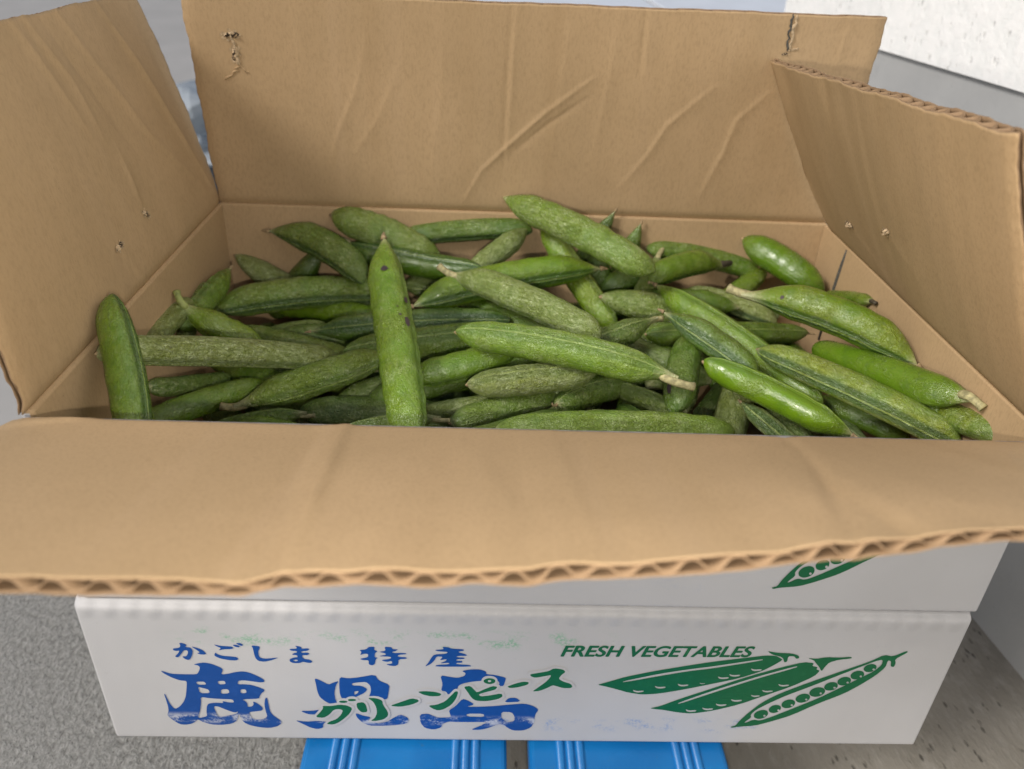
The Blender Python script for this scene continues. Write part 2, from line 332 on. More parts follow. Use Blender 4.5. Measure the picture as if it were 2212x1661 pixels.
PRINT_KAGO=[[[34.9,58.1],[36.1,58.2],[37.6,58.6],[38.2,59.8],[37.9,61.2],[38.7,61.4],[40.2,60.7],[40.7,60.1],[39.9,58.9],[41.9,58.7],[42.7,56.9],[42,54.1],[40.8,51.8],[39.9,51.4],[38.8,52],[37.8,53.5],[39.7,53.6],[40.7,55.9],[40.4,57.1],[39,57],[37.6,54.7],[36.1,52.8],[34.9,53.4],[36.5,55.2],[37.4,56.9],[35.9,56.7],[34.9,57]],[[42.4,59.3],[44.7,58.4],[46.6,57.3],[47.9,55.2],[47,54.6],[45.4,54.7],[44.1,55.4],[45.4,55.9],[44.3,57.2],[43.1,58.4]],[[51.5,60.6],[53.9,59.9],[56.8,59.7],[58.8,59.6],[59.3,58.7],[58.2,58.1],[55.3,57.9],[52.9,57.1],[54.3,58.5],[52.6,59.5]],[[51.7,56],[52.2,55],[54.3,54.1],[57.6,53.9],[60,53.6],[60.6,52.4],[59.4,51.6],[56.5,51.7],[52.9,52.6],[51,54],[51.1,54.9]],[[59.1,60.6],[60.6,60.8],[62.1,60],[61.4,59.2],[60,59.6]],[[60.5,61.6],[62.4,61.9],[63.5,60.9],[62.9,60.1],[61.6,60.7]],[[66.7,60.7],[69.9,60.4],[70,59.2],[69.2,57.4],[69.1,54.7],[69.7,53.5],[71.6,53.1],[74.5,53.5],[77.2,54],[74.4,52.4],[70.9,51.2],[68.5,51.7],[67.5,53.5],[67.3,56.5],[67.2,59.2]],[[84.4,61],[85.5,60.8],[86.9,60.5],[86.8,59.3],[89.5,59.7],[90.1,59.1],[89,58.1],[86.7,57.8],[86.6,56.9],[88.9,57.2],[89.9,56.7],[89.2,55.6],[86.9,55.6],[86.8,54.5],[87.5,53.3],[89.8,53],[90.7,51.8],[90,51],[88.4,51.1],[86.8,51.7],[85.4,50.8],[82.9,50.7],[81.4,51.6],[81.5,53.1],[83.3,54.1],[84.9,54.3],[84.8,55.5],[82.6,55.7],[83.5,56.7],[84.8,57],[84.9,57.9],[82.4,58.1],[81.9,59.1],[84.8,59.3],[85.1,60]],[[82.7,52.4],[84,52.9],[85,52.5],[83.9,51.7]]]
PRINT_SPECIAL=[[[110.3,59.1],[113.1,59.6],[114.3,61.1],[116.7,61.2],[116.3,59.3],[117.8,58.6],[116.6,57.5],[116.4,54.9],[117.6,54.9],[116.7,53.6],[116.3,50.9],[115,50],[113.7,50.8],[113.9,53.2],[111.5,53.2],[110.1,53.9],[113.7,55],[113.8,57],[112,57],[110.5,56.1],[111.2,58.1]],[[120.6,61.3],[123.6,61.1],[123.8,59.9],[126.2,59.9],[125,58.7],[123.8,58.5],[123.8,57.7],[129.2,57.8],[129.5,57.1],[126.1,56.7],[125.8,55.5],[129.4,55.3],[129.6,54.4],[126.1,54],[126,51.1],[124.7,49.9],[122.3,50.1],[120.8,51],[123.5,51.3],[123.3,53.1],[121.2,52.3],[118.8,53.3],[123,54.3],[123.1,55.5],[117.7,55.6],[121.3,56.7],[120.5,57.6],[118.1,58.2],[121.1,58.9]],[[144.2,61.8],[146.9,61.5],[147.8,60.8],[153,60.5],[153,59.6],[150.3,58.9],[153.9,57.6],[154.5,56.7],[150.3,56.5],[150,55.8],[153.3,55.6],[153.3,54.8],[150,54.5],[150,53.6],[152.4,53.7],[152.4,52.5],[150,52.4],[150,51.6],[155.8,51.2],[156.1,50.2],[141.2,49.9],[141.8,51],[147,51.5],[147,52.4],[143,51.9],[145.7,53.5],[146,54.6],[143,53.8],[144.5,55.9],[141.8,56.1],[140.9,53.6],[139.3,51.4],[136.9,49.8],[138.4,52.2],[139.7,55.4],[140.9,57.2],[145.7,57.7],[146.6,58.8],[142.4,59.1],[140.9,59.8],[144.8,60.3]]]
PRINT_GREEN=[[[103.5,27.1],[103.4,26.8],[103.1,26.6],[102.7,26.5],[102.2,26.3],[101.7,26.3],[101.1,26.3],[100.6,26.4],[100.3,26.6],[100,26.8],[100,27],[100.1,27.3],[100.3,27.5],[100.7,27.7],[101.2,27.8],[101.8,27.8],[102.3,27.8],[102.8,27.7],[103.2,27.5],[103.4,27.3]],[[107.3,28.3],[107.2,28.1],[106.9,27.8],[106.5,27.7],[106,27.6],[105.5,27.5],[105,27.5],[104.5,27.6],[104.1,27.8],[103.9,28],[103.8,28.2],[103.9,28.5],[104.1,28.7],[104.5,28.9],[105,29],[105.6,29],[106.1,29],[106.6,28.9],[107,28.7],[107.2,28.5]],[[92.7,24.2],[96.2,24.1],[100,25.1],[103.1,24.7],[105.4,22.8],[104.1,19.4],[102,16.4],[99.2,13.3],[96.5,11.5],[93.4,11.8],[94.8,13.5],[98.1,15.3],[100.2,18.3],[101.3,21.3],[99.8,22.2],[97.3,21.7],[95.1,18.2],[92.4,16],[89,16.6],[91.5,20.1],[92.9,22.6]],[[107.3,26.4],[110.2,27],[111.3,25.3],[111.8,20.3],[109.2,19.9],[107.4,22.8]],[[112.2,29.9],[115.9,29.7],[118.4,28.3],[118.6,25.4],[120.5,20.6],[120.5,17.7],[118.5,15.2],[115.3,14.1],[112.7,14.1],[114.7,16.1],[115.8,19.6],[115.7,23.5],[114.6,27.3]],[[121.4,24.7],[126.5,27.5],[131,30],[133.8,29.1],[134,27.8],[130.9,25.7],[125.8,24.1]],[[133.6,34.3],[136.7,34.8],[141.1,34.4],[143.9,33.1],[142.9,31.6],[139.2,31.4],[136,32.4]],[[138.1,25.3],[141.6,25.9],[145.4,28.3],[147.9,32.2],[149.8,35.1],[150.9,34.6],[150.1,30.3],[148,26],[144.8,23],[142.2,22],[139.7,23.4]],[[153.2,37.9],[156,38.5],[157.9,35.7],[158.9,34.3],[162.3,36.7],[165.4,38.6],[167.5,38.2],[166.7,36.3],[163,34.8],[159.5,33.1],[160.5,31.8],[164.3,32.5],[169.3,34],[170,32],[168.1,30.2],[163.1,28.7],[158.7,28.9],[156.8,30.5],[154.8,34.7]],[[171.5,38.3],[174.7,40.2],[178.3,41.7],[180.8,41.3],[180.3,39.7],[176,37.9],[172.9,37.4]],[[180.9,46.3],[184.8,47.3],[188.5,48.3],[190.8,50.2],[194.6,49.5],[195.8,48],[194.2,46.1],[193.1,43.8],[195.1,42],[198.4,40.7],[199.5,38.8],[198.6,37.9],[195.5,37.8],[192.2,39.2],[190.9,39.6],[188.6,37.7],[185.5,35.8],[182.4,35.4],[184.8,38.1],[187.7,41.4],[189.4,44.2],[189.9,46],[186.8,45.1],[183.2,44.1],[181.3,45]],[[166.5,41.7],[166.4,41.2],[166.1,40.6],[165.5,40.2],[164.8,39.9],[164.1,39.8],[163.3,39.9],[162.6,40.2],[162,40.6],[161.7,41.1],[161.5,41.6],[161.6,42.2],[162,42.7],[162.5,43.1],[163.2,43.4],[164,43.5],[164.7,43.4],[165.4,43.2],[166,42.8],[166.4,42.3]],[[164.8,41.7],[164.7,41.5],[164.6,41.3],[164.5,41.2],[164.3,41.1],[164,41],[163.8,41.1],[163.6,41.1],[163.4,41.3],[163.3,41.5],[163.3,41.7],[163.3,41.9],[163.4,42],[163.6,42.2],[163.8,42.3],[164,42.3],[164.2,42.3],[164.4,42.2],[164.6,42.1],[164.7,41.9]]]
PRINT_HALO=[[[104.6,27.1],[104,25.8],[103.4,25.3],[102.8,25],[102.2,24.9],[101.6,24.8],[100.9,24.8],[100.3,25],[99.8,25.2],[99.2,25.7],[98.9,27],[99.4,28.3],[100,28.8],[100.6,29.1],[101.2,29.2],[101.9,29.3],[102.5,29.2],[103.1,29.1],[103.6,28.9],[104.2,28.4]],[[108.4,28.3],[107.8,27],[107.2,26.5],[106.7,26.2],[106,26.1],[105.4,26],[104.8,26.1],[104.2,26.2],[103.6,26.4],[103.1,26.9],[102.7,28.2],[103.2,29.5],[103.9,30],[104.4,30.3],[105,30.4],[105.7,30.5],[106.3,30.5],[106.9,30.3],[107.4,30.1],[108,29.6]],[[91.6,25.7],[96.2,25.5],[100.1,26.6],[103.5,26.1],[106.7,23.4],[104.8,18.5],[102.5,15.2],[99.6,12],[96.6,10],[91.8,10.9],[94.4,14.8],[97.6,16.6],[99.5,19.2],[99.9,20.4],[99.6,20.7],[97.7,20.3],[95.7,17],[92.5,14.4],[87.4,15.8],[90.8,21.1],[91.9,22.9]],[[106.3,27.6],[110.6,28.6],[112.2,26.1],[113,18.9],[108.7,18.4],[106.5,22.1]],[[110.7,30.7],[116.2,31.1],[119.3,29.4],[119.5,26],[121.5,21.1],[121.5,17],[118.9,13.8],[115.3,12.6],[111.1,13.3],[114,17.1],[114.8,19.8],[114.7,23],[113.8,26.3]],[[119.8,24.4],[126.2,28.9],[130.9,31.5],[134.6,30.3],[135.1,27],[131.1,24.3],[125.8,22.6]],[[132,34.7],[136.7,36.3],[141.3,35.9],[145.4,33.7],[143.3,30.2],[139,29.9],[135.7,31.1]],[[136.6,26],[141.4,27.3],[144.9,29.6],[147.3,33.2],[149.5,36.7],[152,35.6],[151,29.7],[148.6,24.9],[145.2,21.6],[142.2,20.4],[139.2,22.1]],[[151.8,38.9],[156.3,40],[158.6,36.7],[159.1,36],[161.9,38],[165.2,40.1],[169,39.2],[167.3,35.1],[163.3,33.5],[161.1,32.6],[160.8,33.3],[164.1,33.9],[169.8,35.7],[171.2,31.4],[168.5,28.8],[163.2,27.2],[158.4,27.4],[156.1,29.4],[154,33.9]],[[169.9,38.3],[174.3,41.6],[178.2,43.1],[182.2,42.3],[181,38.5],[176.2,36.5],[172.8,35.9]],[[179.6,47.4],[184.6,48.7],[188.1,49.6],[190.6,51.6],[194.9,50.8],[197.3,47.9],[195,45.1],[194.5,44.2],[195.5,43.3],[198.9,41.9],[200.9,38.5],[199,36.4],[195.4,36.4],[192.1,37.8],[191.2,38.1],[189,36.4],[185.8,34.3],[180.9,34.6],[184.1,39.2],[187,42.5],[188.5,45],[188.7,44.6],[187.1,43.7],[183.2,42.6],[180.6,43.8]],[[167.5,41.7],[167.3,40.4],[166.7,39.5],[165.9,38.9],[165,38.5],[164.1,38.4],[163.2,38.5],[162.3,38.8],[161.5,39.4],[160.9,40.3],[160.5,41.6],[160.8,42.9],[161.4,43.9],[162.2,44.5],[163,44.8],[163.9,44.9],[164.9,44.8],[165.7,44.5],[166.5,44],[167.2,43.1]]]
PRINT_POD_A=[[[209.9,40],[212.7,41.2],[221.3,45.2],[232,48.7],[242.7,51.6],[257,55.2],[271.3,57.9],[278.4,59.3],[282.9,59.2],[285,57.9],[286.4,56.8],[282.7,53],[278.9,49.7],[270,45.1],[259.3,41.5],[248.6,38],[237.6,34.9],[230.1,34],[223.9,35.2],[217.6,37.6],[213.7,39]],[[220.5,42.4],[235.9,47.5],[247.4,50.3],[257.5,52.3],[277.7,57.2],[277.9,56.3],[257.7,51.1],[247.6,49.2],[236.1,46.1],[220.9,41.7]],[[225.4,37.2],[227.2,36.3],[230.3,36.7],[230.1,35.8],[227.7,35.3],[226,35.8]],[[234.5,39.8],[236.3,39],[239.4,39.4],[239.2,38.5],[236.8,38],[235.2,38.5]],[[244.1,41.4],[245.9,40.5],[249,40.9],[248.8,40],[246.4,39.5],[244.8,40]],[[253.5,42.1],[254.4,41.7],[255.9,41.9],[255.9,41.5],[254.7,41.2],[253.8,41.5]],[[260.6,46.2],[262.4,45.4],[265.5,45.8],[265.4,44.9],[263,44.4],[261.3,44.9]],[[265.2,47.8],[267,47],[270.1,47.4],[270,46.5],[267.6,46],[265.9,46.5]],[[273.8,51.4],[275.6,50.6],[278.6,51],[278.5,50.1],[276.1,49.6],[274.5,50.1]]]
PRINT_STEM_A=[[[278.6,62],[283.2,61],[289.2,60.8],[292.4,59.6],[293.1,58],[291.8,57.5],[290.7,59.1],[288.1,59],[288.4,55.8],[287.3,55.2],[285.9,58.4],[281.2,59.9]]]
PRINT_POD_B=[[[234.3,25.1],[238.8,26.6],[245.8,31.1],[259.8,38.7],[273.6,46.3],[287.3,52.5],[295.6,55.6],[300.2,55],[299.5,53.3],[302.3,52.5],[301.8,51.2],[303.7,50.4],[302.1,46.8],[293.8,40],[283.6,34.1],[273.2,28.1],[262.3,23.8],[253.4,21.7],[247.1,22.4],[240.6,24],[236.7,24.5]],[[246.1,28.8],[260.1,37.1],[277.3,46.1],[293.1,53.2],[293.5,52.3],[277.6,44.9],[260.3,35.7],[246.6,28]],[[250.1,24.7],[251.9,23.8],[255.1,24.2],[254.9,23.2],[252.4,22.7],[250.7,23.3]],[[257.2,26],[259,25.1],[262.2,25.5],[262.1,24.5],[259.6,24],[257.9,24.6]],[[262.7,28.7],[264.5,27.9],[267.7,28.3],[267.5,27.3],[265.1,26.8],[263.4,27.4]],[[268.9,31.7],[270.8,30.9],[273.9,31.3],[273.8,30.3],[271.3,29.8],[269.6,30.4]],[[277.1,34.6],[278.6,33.9],[281.1,34.2],[281.1,33.4],[279.1,33],[277.7,33.5]],[[281.3,37.9],[283.1,37],[286.3,37.4],[286.1,36.5],[283.7,36],[282,36.6]],[[287.6,41.7],[289.4,40.9],[292.5,41.3],[292.4,40.4],[290,39.9],[288.3,40.4]]]
PRINT_STEM_B=[[[296.5,58.1],[300.3,57.7],[304.5,58.8],[309.8,58.6],[314.8,59.2],[315.5,58.2],[310.1,57.3],[306.4,55.6],[305.2,52.9],[304.4,49.9],[302.6,53],[300.4,55.5],[299.8,56.6]]]
PRINT_POD_C=[[[272.1,12.9],[274.3,13.7],[275.3,16.9],[278.2,22.4],[283,29.5],[289.5,35.3],[300.8,42.9],[314,50.9],[323.7,56.5],[328.7,60.4],[332.7,59.4],[337.7,62.7],[338.5,61.9],[333.9,57.8],[334.9,55.7],[334.8,53.2],[333.3,53.5],[332.6,56.7],[331.1,57.2],[331.2,52.9],[328.4,47.9],[323.8,42.2],[317.8,35.9],[307.9,28.8],[298,20.9],[289.5,16.6],[283,13.8],[275.2,12.9],[273,12.1]],[[277.8,16.1],[280.3,19.4],[279.6,21.2],[281.3,24.5],[286.2,28.9],[292.8,34],[300.8,39.3],[311.2,46.8],[321.5,53.8],[326,56.7],[328.8,57.6],[329.2,54.5],[326.9,50.4],[322,46.1],[315.9,40.4],[307.1,32.2],[297.1,25.1],[288.9,19.6],[284.6,17.3],[281.4,18],[278.3,15.7]]]
PRINT_PEAS=[[[287.1,22.8],[287.3,21.9],[287.2,20.9],[286.7,20],[286.1,19.3],[285.2,18.8],[284.3,18.5],[283.3,18.5],[282.4,18.9],[281.7,19.4],[281.3,20.2],[281.1,21.1],[281.2,22.1],[281.7,23],[282.3,23.7],[283.2,24.2],[284.1,24.5],[285.1,24.5],[286,24.2],[286.7,23.6]],[[286.5,20.6],[286.4,20.1],[286.1,19.9],[285.7,20.1],[285.4,20.6],[285.5,21.1],[285.8,21.3],[286.2,21.1]],[[292.2,26.2],[292.3,25.4],[292.3,24.6],[291.9,23.8],[291.4,23.1],[290.6,22.7],[289.8,22.4],[289,22.5],[288.2,22.8],[287.6,23.3],[287.2,24.1],[287,24.9],[287.1,25.7],[287.5,26.5],[288,27.2],[288.7,27.6],[289.6,27.8],[290.4,27.8],[291.1,27.5],[291.8,27]],[[292,24.3],[291.9,23.8],[291.6,23.5],[291.2,23.7],[290.9,24.2],[291,24.7],[291.3,24.9],[291.7,24.8]],[[297.7,29.7],[297.9,28.8],[297.8,27.9],[297.4,27.1],[296.8,26.3],[296,25.8],[295.1,25.6],[294.2,25.6],[293.3,26],[292.7,26.5],[292.2,27.3],[292,28.2],[292.1,29.1],[292.5,30],[293.1,30.7],[293.9,31.2],[294.8,31.4],[295.7,31.4],[296.5,31.1],[297.2,30.5]],[[297.2,27.6],[297.2,27.1],[296.9,26.9],[296.4,27.1],[296.2,27.6],[296.2,28.1],[296.5,28.3],[297,28.1]],[[303.4,33.6],[303.6,32.7],[303.5,31.7],[303.1,30.8],[302.5,30.1],[301.6,29.6],[300.7,29.3],[299.7,29.3],[298.8,29.7],[298.1,30.3],[297.6,31.1],[297.4,32],[297.5,32.9],[297.9,33.8],[298.6,34.6],[299.4,35.1],[300.4,35.4],[301.3,35.3],[302.2,35],[303,34.4]],[[302.8,31.5],[302.8,31],[302.4,30.8],[302,31],[301.7,31.4],[301.8,31.9],[302.1,32.1],[302.5,31.9]],[[309,37.9],[309.2,36.9],[309.1,35.9],[308.7,35],[308,34.2],[307.1,33.6],[306.1,33.3],[305,33.4],[304.1,33.7],[303.3,34.4],[302.7,35.2],[302.5,36.2],[302.6,37.2],[303,38.2],[303.7,39],[304.6,39.5],[305.7,39.8],[306.7,39.7],[307.6,39.4],[308.4,38.8]],[[308.1,35.7],[308.1,35.2],[307.8,35],[307.3,35.2],[307.1,35.7],[307.1,36.2],[307.4,36.4],[307.9,36.2]],[[313.5,41.7],[313.8,40.8],[313.7,39.9],[313.3,39.1],[312.8,38.4],[312,37.9],[311.1,37.7],[310.2,37.7],[309.3,38],[308.7,38.6],[308.2,39.3],[308,40.2],[308.1,41.1],[308.4,41.9],[309,42.6],[309.8,43.1],[310.7,43.3],[311.6,43.3],[312.4,43],[313.1,42.4]],[[313.2,39.7],[313.1,39.2],[312.8,39],[312.4,39.2],[312.1,39.6],[312.1,40.1],[312.5,40.3],[312.9,40.1]],[[318.4,45.1],[318.6,44.3],[318.5,43.4],[318.2,42.6],[317.6,41.9],[316.8,41.4],[316,41.2],[315.1,41.2],[314.2,41.5],[313.5,42.1],[313.1,42.8],[312.9,43.7],[312.9,44.6],[313.3,45.4],[313.9,46.1],[314.6,46.5],[315.5,46.8],[316.4,46.7],[317.2,46.4],[317.9,45.9]],[[318,43.1],[318,42.6],[317.7,42.4],[317.2,42.6],[316.9,43.1],[317,43.6],[317.3,43.8],[317.7,43.6]],[[323,49.1],[323.3,48.3],[323.2,47.4],[322.9,46.6],[322.3,45.9],[321.5,45.4],[320.7,45.2],[319.8,45.2],[318.9,45.5],[318.2,46.1],[317.8,46.8],[317.5,47.7],[317.6,48.5],[317.9,49.3],[318.5,50],[319.3,50.5],[320.1,50.7],[321,50.7],[321.9,50.4],[322.6,49.8]],[[322.7,47.1],[322.6,46.6],[322.3,46.4],[321.9,46.6],[321.6,47.1],[321.6,47.6],[322,47.8],[322.4,47.6]],[[327.2,53.5],[327.4,52.7],[327.3,51.9],[327,51.2],[326.5,50.6],[325.8,50.1],[324.9,49.9],[324.1,49.9],[323.3,50.2],[322.7,50.7],[322.2,51.4],[322,52.1],[322.1,52.9],[322.4,53.7],[323,54.3],[323.7,54.7],[324.5,54.9],[325.3,54.9],[326.1,54.6],[326.8,54.2]],[[327,51.6],[327,51.1],[326.6,50.9],[326.2,51.1],[325.9,51.6],[326,52],[326.3,52.2],[326.7,52.1]]]
PRINT_TEXT=[(193.1, 57.1), (273.1, 58.2), (193.9, 63.2)]
PODS=[
(1, [4.0, 68.3, 14.8, 18.7, 41.3, -5.6, 27.7, 15.9, -25.5], 8.76, 'b', 'b', [0.924, 0.146, 0.353], 0.5, 0.25, 0.35, 'upright pod with cut-off top standing against the left wall at the front left corner'),
(2, [4.0, 137.4, -14.2, 21.8, 134.4, -31.2, 45.3, 135.8, -40.9], 7.67, 's', 'b', [-0.354, -0.791, -0.499], 0.55, 0.1, 0.45, 'pod sagging below its pale yellow stalk beside the left wall'),
(3, [15.6, 189.1, -24.7, 9.8, 158.1, -28.1, 6.1, 129.7, -32.2], 6.8, 't', 'b', [-0.321, -0.068, 0.945], 0.45, 0.35, 0.3, 'dull pod slanting up to a dry tip, behind the sagging pod at left'),
(4, [4.9, 227.4, -31.2, 38.9, 218.0, -47.4, 53.2, 222.2, -59.2], 8.34, 'b', 'b', [0.266, 0.959, -0.093], 0.45, 0.75, 0.35, 'greyish pale pod with round end in the rear left corner'),
(5, [58.3, 227.4, -25.5, 34.3, 228.6, -56.5, 23.3, 235.1, -71.4], 8.74, 'b', 'b', [-0.341, 0.902, 0.267], 0.3, 0.3, 0.2, 'dark green pod end under the pointed pod at the rear left'),
(6, [4.0, 172.5, -40.7, 51.8, 193.6, -38.6, 105.0, 211.5, -44.7], 10.05, 't', 'b', [0.337, -0.9, -0.276], 0.55, 0.5, 0.35, 'long wrinkled pod with straight seam below, its sharp tip pointing at the left wall'),
(7, [26.5, 214.2, -56.4, 64.2, 199.8, -52.0, 99.6, 184.7, -50.6], 8.15, 'b', 'b', [0.371, 0.928, 0.044], 0.6, 0.1, 0.25, 'smooth bright green pod just below the long wrinkled pod on the left'),
(8, [63.9, 157.7, -45.1, 117.5, 156.0, -37.0, 170.6, 152.4, -32.4], 8.39, 't', 'b', [-0.109, -0.808, 0.579], 0.35, 0.35, 0.15, 'pod with dark green grooved seam running behind the spotted upright pod'),
(9, [102.1, 153.7, 9.8, 116.8, 93.4, -14.3, 126.6, 43.7, -34.5], 9.83, 't', 'b', [0.921, 0.049, 0.387], 0.6, 0.3, 0.25, 'upright pod with purple-brown spots standing in front of the others, left of centre'),
(10, [4.0, 50.8, -0.5, 39.8, 83.5, -17.7, 85.4, 123.9, -42.0], 7.33, 'b', 'b', [0.33, -0.716, -0.615], 0.5, 0.8, 0.55, 'long yellowish speckled pod lying level across the front left'),
(11, [34.6, 89.2, -49.8, 71.4, 100.1, -42.3, 108.7, 112.7, -32.2], 8.79, 's', 'b', [0.328, -0.935, -0.134], 0.6, 0.5, 0.4, 'plump pale green pod with brown-ended stalk at lower left, slanting up to the right'),
(12, [4.0, 68.6, -49.1, 24.4, 91.8, -49.9, 48.6, 116.0, -53.8], 6.72, 'b', 'b', [-0.617, 0.628, 0.474], 0.55, 0.25, 0.3, 'smooth green pod under the plump stalked pod at the front left'),
(13, [4.0, 86.1, -38.8, 14.5, 107.1, -49.5, 26.2, 132.1, -60.2], 5.15, 'b', 'b', [-0.295, 0.515, 0.804], 0.35, 0.5, 0.3, 'dull grey-green pod in the gap below the yellowish speckled pod'),
(14, [81.2, 101.5, -53.5, 110.9, 109.1, -48.2, 131.3, 126.2, -51.2], 6.51, 't', 'b', [0.255, -0.838, -0.482], 0.4, 0.55, 0.3, 'small pale wedge-shaped pod pointing left in the dark gap left of the spotted upright pod'),
(15, [79.2, 85.0, -50.6, 55.0, 85.1, -53.7, 31.2, 83.5, -59.6], 4.95, 's', 'b', [-0.184, 0.007, 0.983], 0.45, 0.5, 0.3, 'pod behind the front rim with straw stalk pointing right, left of the spotted upright pod'),
(16, [142.2, 64.1, -37.9, 118.6, 64.2, -40.3, 95.5, 62.6, -45.5], 4.86, 's', 'b', [-0.163, 0.04, 0.986], 0.45, 0.55, 0.3, 'pod behind the front rim with straw stalk pointing right, right of the spotted upright pod'),
(17, [4.0, 94.0, -23.3, 3.5, 121.5, -23.8, 4.5, 152.2, -25.5], 5.81, 'b', 'b', [-0.956, -0.004, -0.292], 0.4, 0.7, 0.5, 'brown speckled pod leaning on the left wall behind the upright corner pod'),
(18, [4.0, 126.5, -39.9, 3.4, 159.1, -32.8, -0.2, 185.0, -32.8], 6.65, 'b', 'b', [-0.854, 0.129, -0.504], 0.4, 0.75, 0.45, 'faded olive pod hanging between the left wall and the sagging pod'),
(19, [22.5, 163.8, -59.3, 44.9, 169.3, -53.4, 68.4, 173.3, -50.0], 6.93, 'b', 'b', [-0.274, 0.788, 0.552], 0.45, 0.6, 0.4, 'speckled grey-green pod behind the right end of the yellowish speckled pod'),
(20, [29.8, 227.4, -12.4, 62.4, 212.8, -16.9, 88.9, 194.1, -29.3], 10.17, 't', 'b', [-0.534, -0.724, -0.437], 0.4, 0.5, 0.3, 'matt pod pointing up left at the rear left, with dark seam underneath'),
(21, [63.4, 227.4, -5.2, 97.8, 221.1, -12.0, 128.8, 210.7, -25.8], 10.57, 'b', 'b', [0.362, 0.767, 0.53], 0.55, 0.55, 0.35, 'fat two-tone pod with rounded beaked head at the rear left'),
(22, [62.8, 227.4, -20.7, 110.4, 204.3, -21.7, 155.2, 184.9, -19.2], 8.25, 's', 'b', [-0.156, -0.306, 0.939], 0.35, 0.15, 0.15, 'dark shiny pod with thin whitish stalk lying in front of the two-tone pod'),
(23, [104.2, 227.4, -15.8, 143.7, 228.0, -10.6, 183.3, 227.4, -7.2], 7.15, 'b', 'b', [0.072, -0.74, -0.669], 0.4, 0.4, 0.2, 'level dark green pod along the back wall, left of the highest pod'),
(24, [117.0, 161.1, -27.7, 166.4, 178.6, -19.6, 220.2, 194.0, -16.3], 9.65, 't', 't', [0.317, -0.933, -0.172], 0.6, 0.2, 0.25, 'glossy wet-looking pod with dark seam, crossing above the middle of the heap'),
(25, [131.1, 178.3, -13.5, 175.0, 142.3, -14.4, 212.2, 109.1, -17.9], 8.21, 's', 'b', [-0.41, -0.428, -0.805], 0.5, 0.65, 0.3, 'matt netted pod with papery white stalk end, left of centre'),
(26, [143.6, 97.6, -12.8, 197.7, 83.7, -12.6, 247.3, 66.6, -19.1], 8.84, 'b', 's', [-0.111, -0.54, 0.834], 0.65, 0.45, 0.3, 'largest pod on top in the middle with light seam and long pale stalk pointing right'),
(27, [189.1, 227.4, -3.0, 208.5, 197.4, -24.7, 228.5, 169.6, -44.1], 8.23, 'b', 'b', [0.531, -0.22, 0.818], 0.65, 0.3, 0.45, 'bright shiny pod passing under the glossy pod at centre rear'),
(28, [162.9, 227.4, 10.3, 206.1, 190.4, 5.1, 242.0, 154.9, -4.1], 9.37, 't', 'b', [0.679, 0.733, 0.035], 0.55, 0.5, 0.3, 'highest pod of the heap, resting in front of the back wall'),
(29, [182.6, 227.4, -5.8, 164.9, 211.8, -15.5, 147.3, 197.3, -24.2], 7.53, 't', 'b', [-0.597, 0.789, -0.144], 0.45, 0.7, 0.25, 'pod with pale silky tip pointing up right, under the highest pod'),
(30, [232.8, 227.4, 4.7, 215.7, 229.3, -24.3, 207.0, 240.3, -44.9], 5.81, 't', 'b', [-0.718, -0.538, 0.442], 0.35, 0.5, 0.2, 'leaf-like pod tip sticking up behind the middle of the highest pod'),
(31, [249.0, 227.4, -2.0, 238.4, 229.5, -31.6, 233.2, 241.6, -55.5], 5.86, 't', 'b', [-0.786, -0.54, 0.302], 0.5, 0.4, 0.2, 'light green pod tip sticking up behind the right end of the highest pod'),
(32, [264.2, 227.4, -15.4, 249.8, 201.1, -32.6, 241.7, 195.4, -52.6], 6.56, 's', 'b', [-0.828, 0.527, -0.191], 0.4, 0.5, 0.4, 'pod with ragged pale cap just right of the end of the highest pod'),
(33, [252.4, 227.4, -18.2, 289.3, 228.8, -22.6, 325.9, 227.4, -31.9], 7.05, 'b', 'b', [0.037, 0.979, 0.201], 0.45, 0.4, 0.25, 'level pod along the back wall right of the highest pod'),
(34, [248.3, 190.2, -22.5, 275.1, 209.1, -20.0, 305.8, 225.3, -23.9], 8.41, 'b', 's', [0.345, -0.594, -0.726], 0.5, 0.25, 0.25, 'curved pod with blackened stalk end pointing right, at the rear right of centre'),
(35, [219.9, 172.8, -27.0, 255.7, 172.1, -32.2, 275.6, 180.0, -38.7], 9.17, 'b', 'b', [0.081, 0.99, 0.117], 0.5, 0.6, 0.35, 'stubby pod with brown withered end facing left, right of centre'),
(36, [249.6, 176.9, -22.0, 286.9, 128.9, -29.4, 314.7, 85.3, -40.6], 8.22, 't', 'b', [0.091, -0.136, 0.986], 0.6, 0.2, 0.3, 'long slim pod slanting down to the right from the stubby pod'),
(37, [243.0, 118.9, -8.0, 263.5, 101.6, -15.0, 281.9, 84.6, -22.9], 7.58, 't', 'b', [-0.602, -0.771, 0.206], 0.4, 0.3, 0.2, 'pod with dark grooved face lying on the long slim pod'),
(38, [255.4, 86.8, -19.0, 286.6, 69.8, -24.8, 314.1, 51.6, -34.0], 7.35, 'b', 't', [0.2, -0.084, 0.976], 0.6, 0.02, 0.2, 'smooth deep green pod in front at right with tiny dry beak at its upper end'),
(39, [288.1, 107.7, -20.8, 325.0, 72.8, -23.3, 355.9, 41.1, -27.9], 8.04, 'b', 'b', [-0.702, -0.712, -0.017], 0.55, 0.5, 0.75, 'yellow-topped pod with wide dark seam at the front right'),
(40, [323.9, 130.9, -32.0, 342.1, 78.5, -18.2, 356.0, 37.3, -8.1], 8.1, 'b', 's', [0.705, 0.393, 0.59], 0.5, 0.05, 0.15, 'smooth green pod at far right with pale curled stalk against the right wall'),
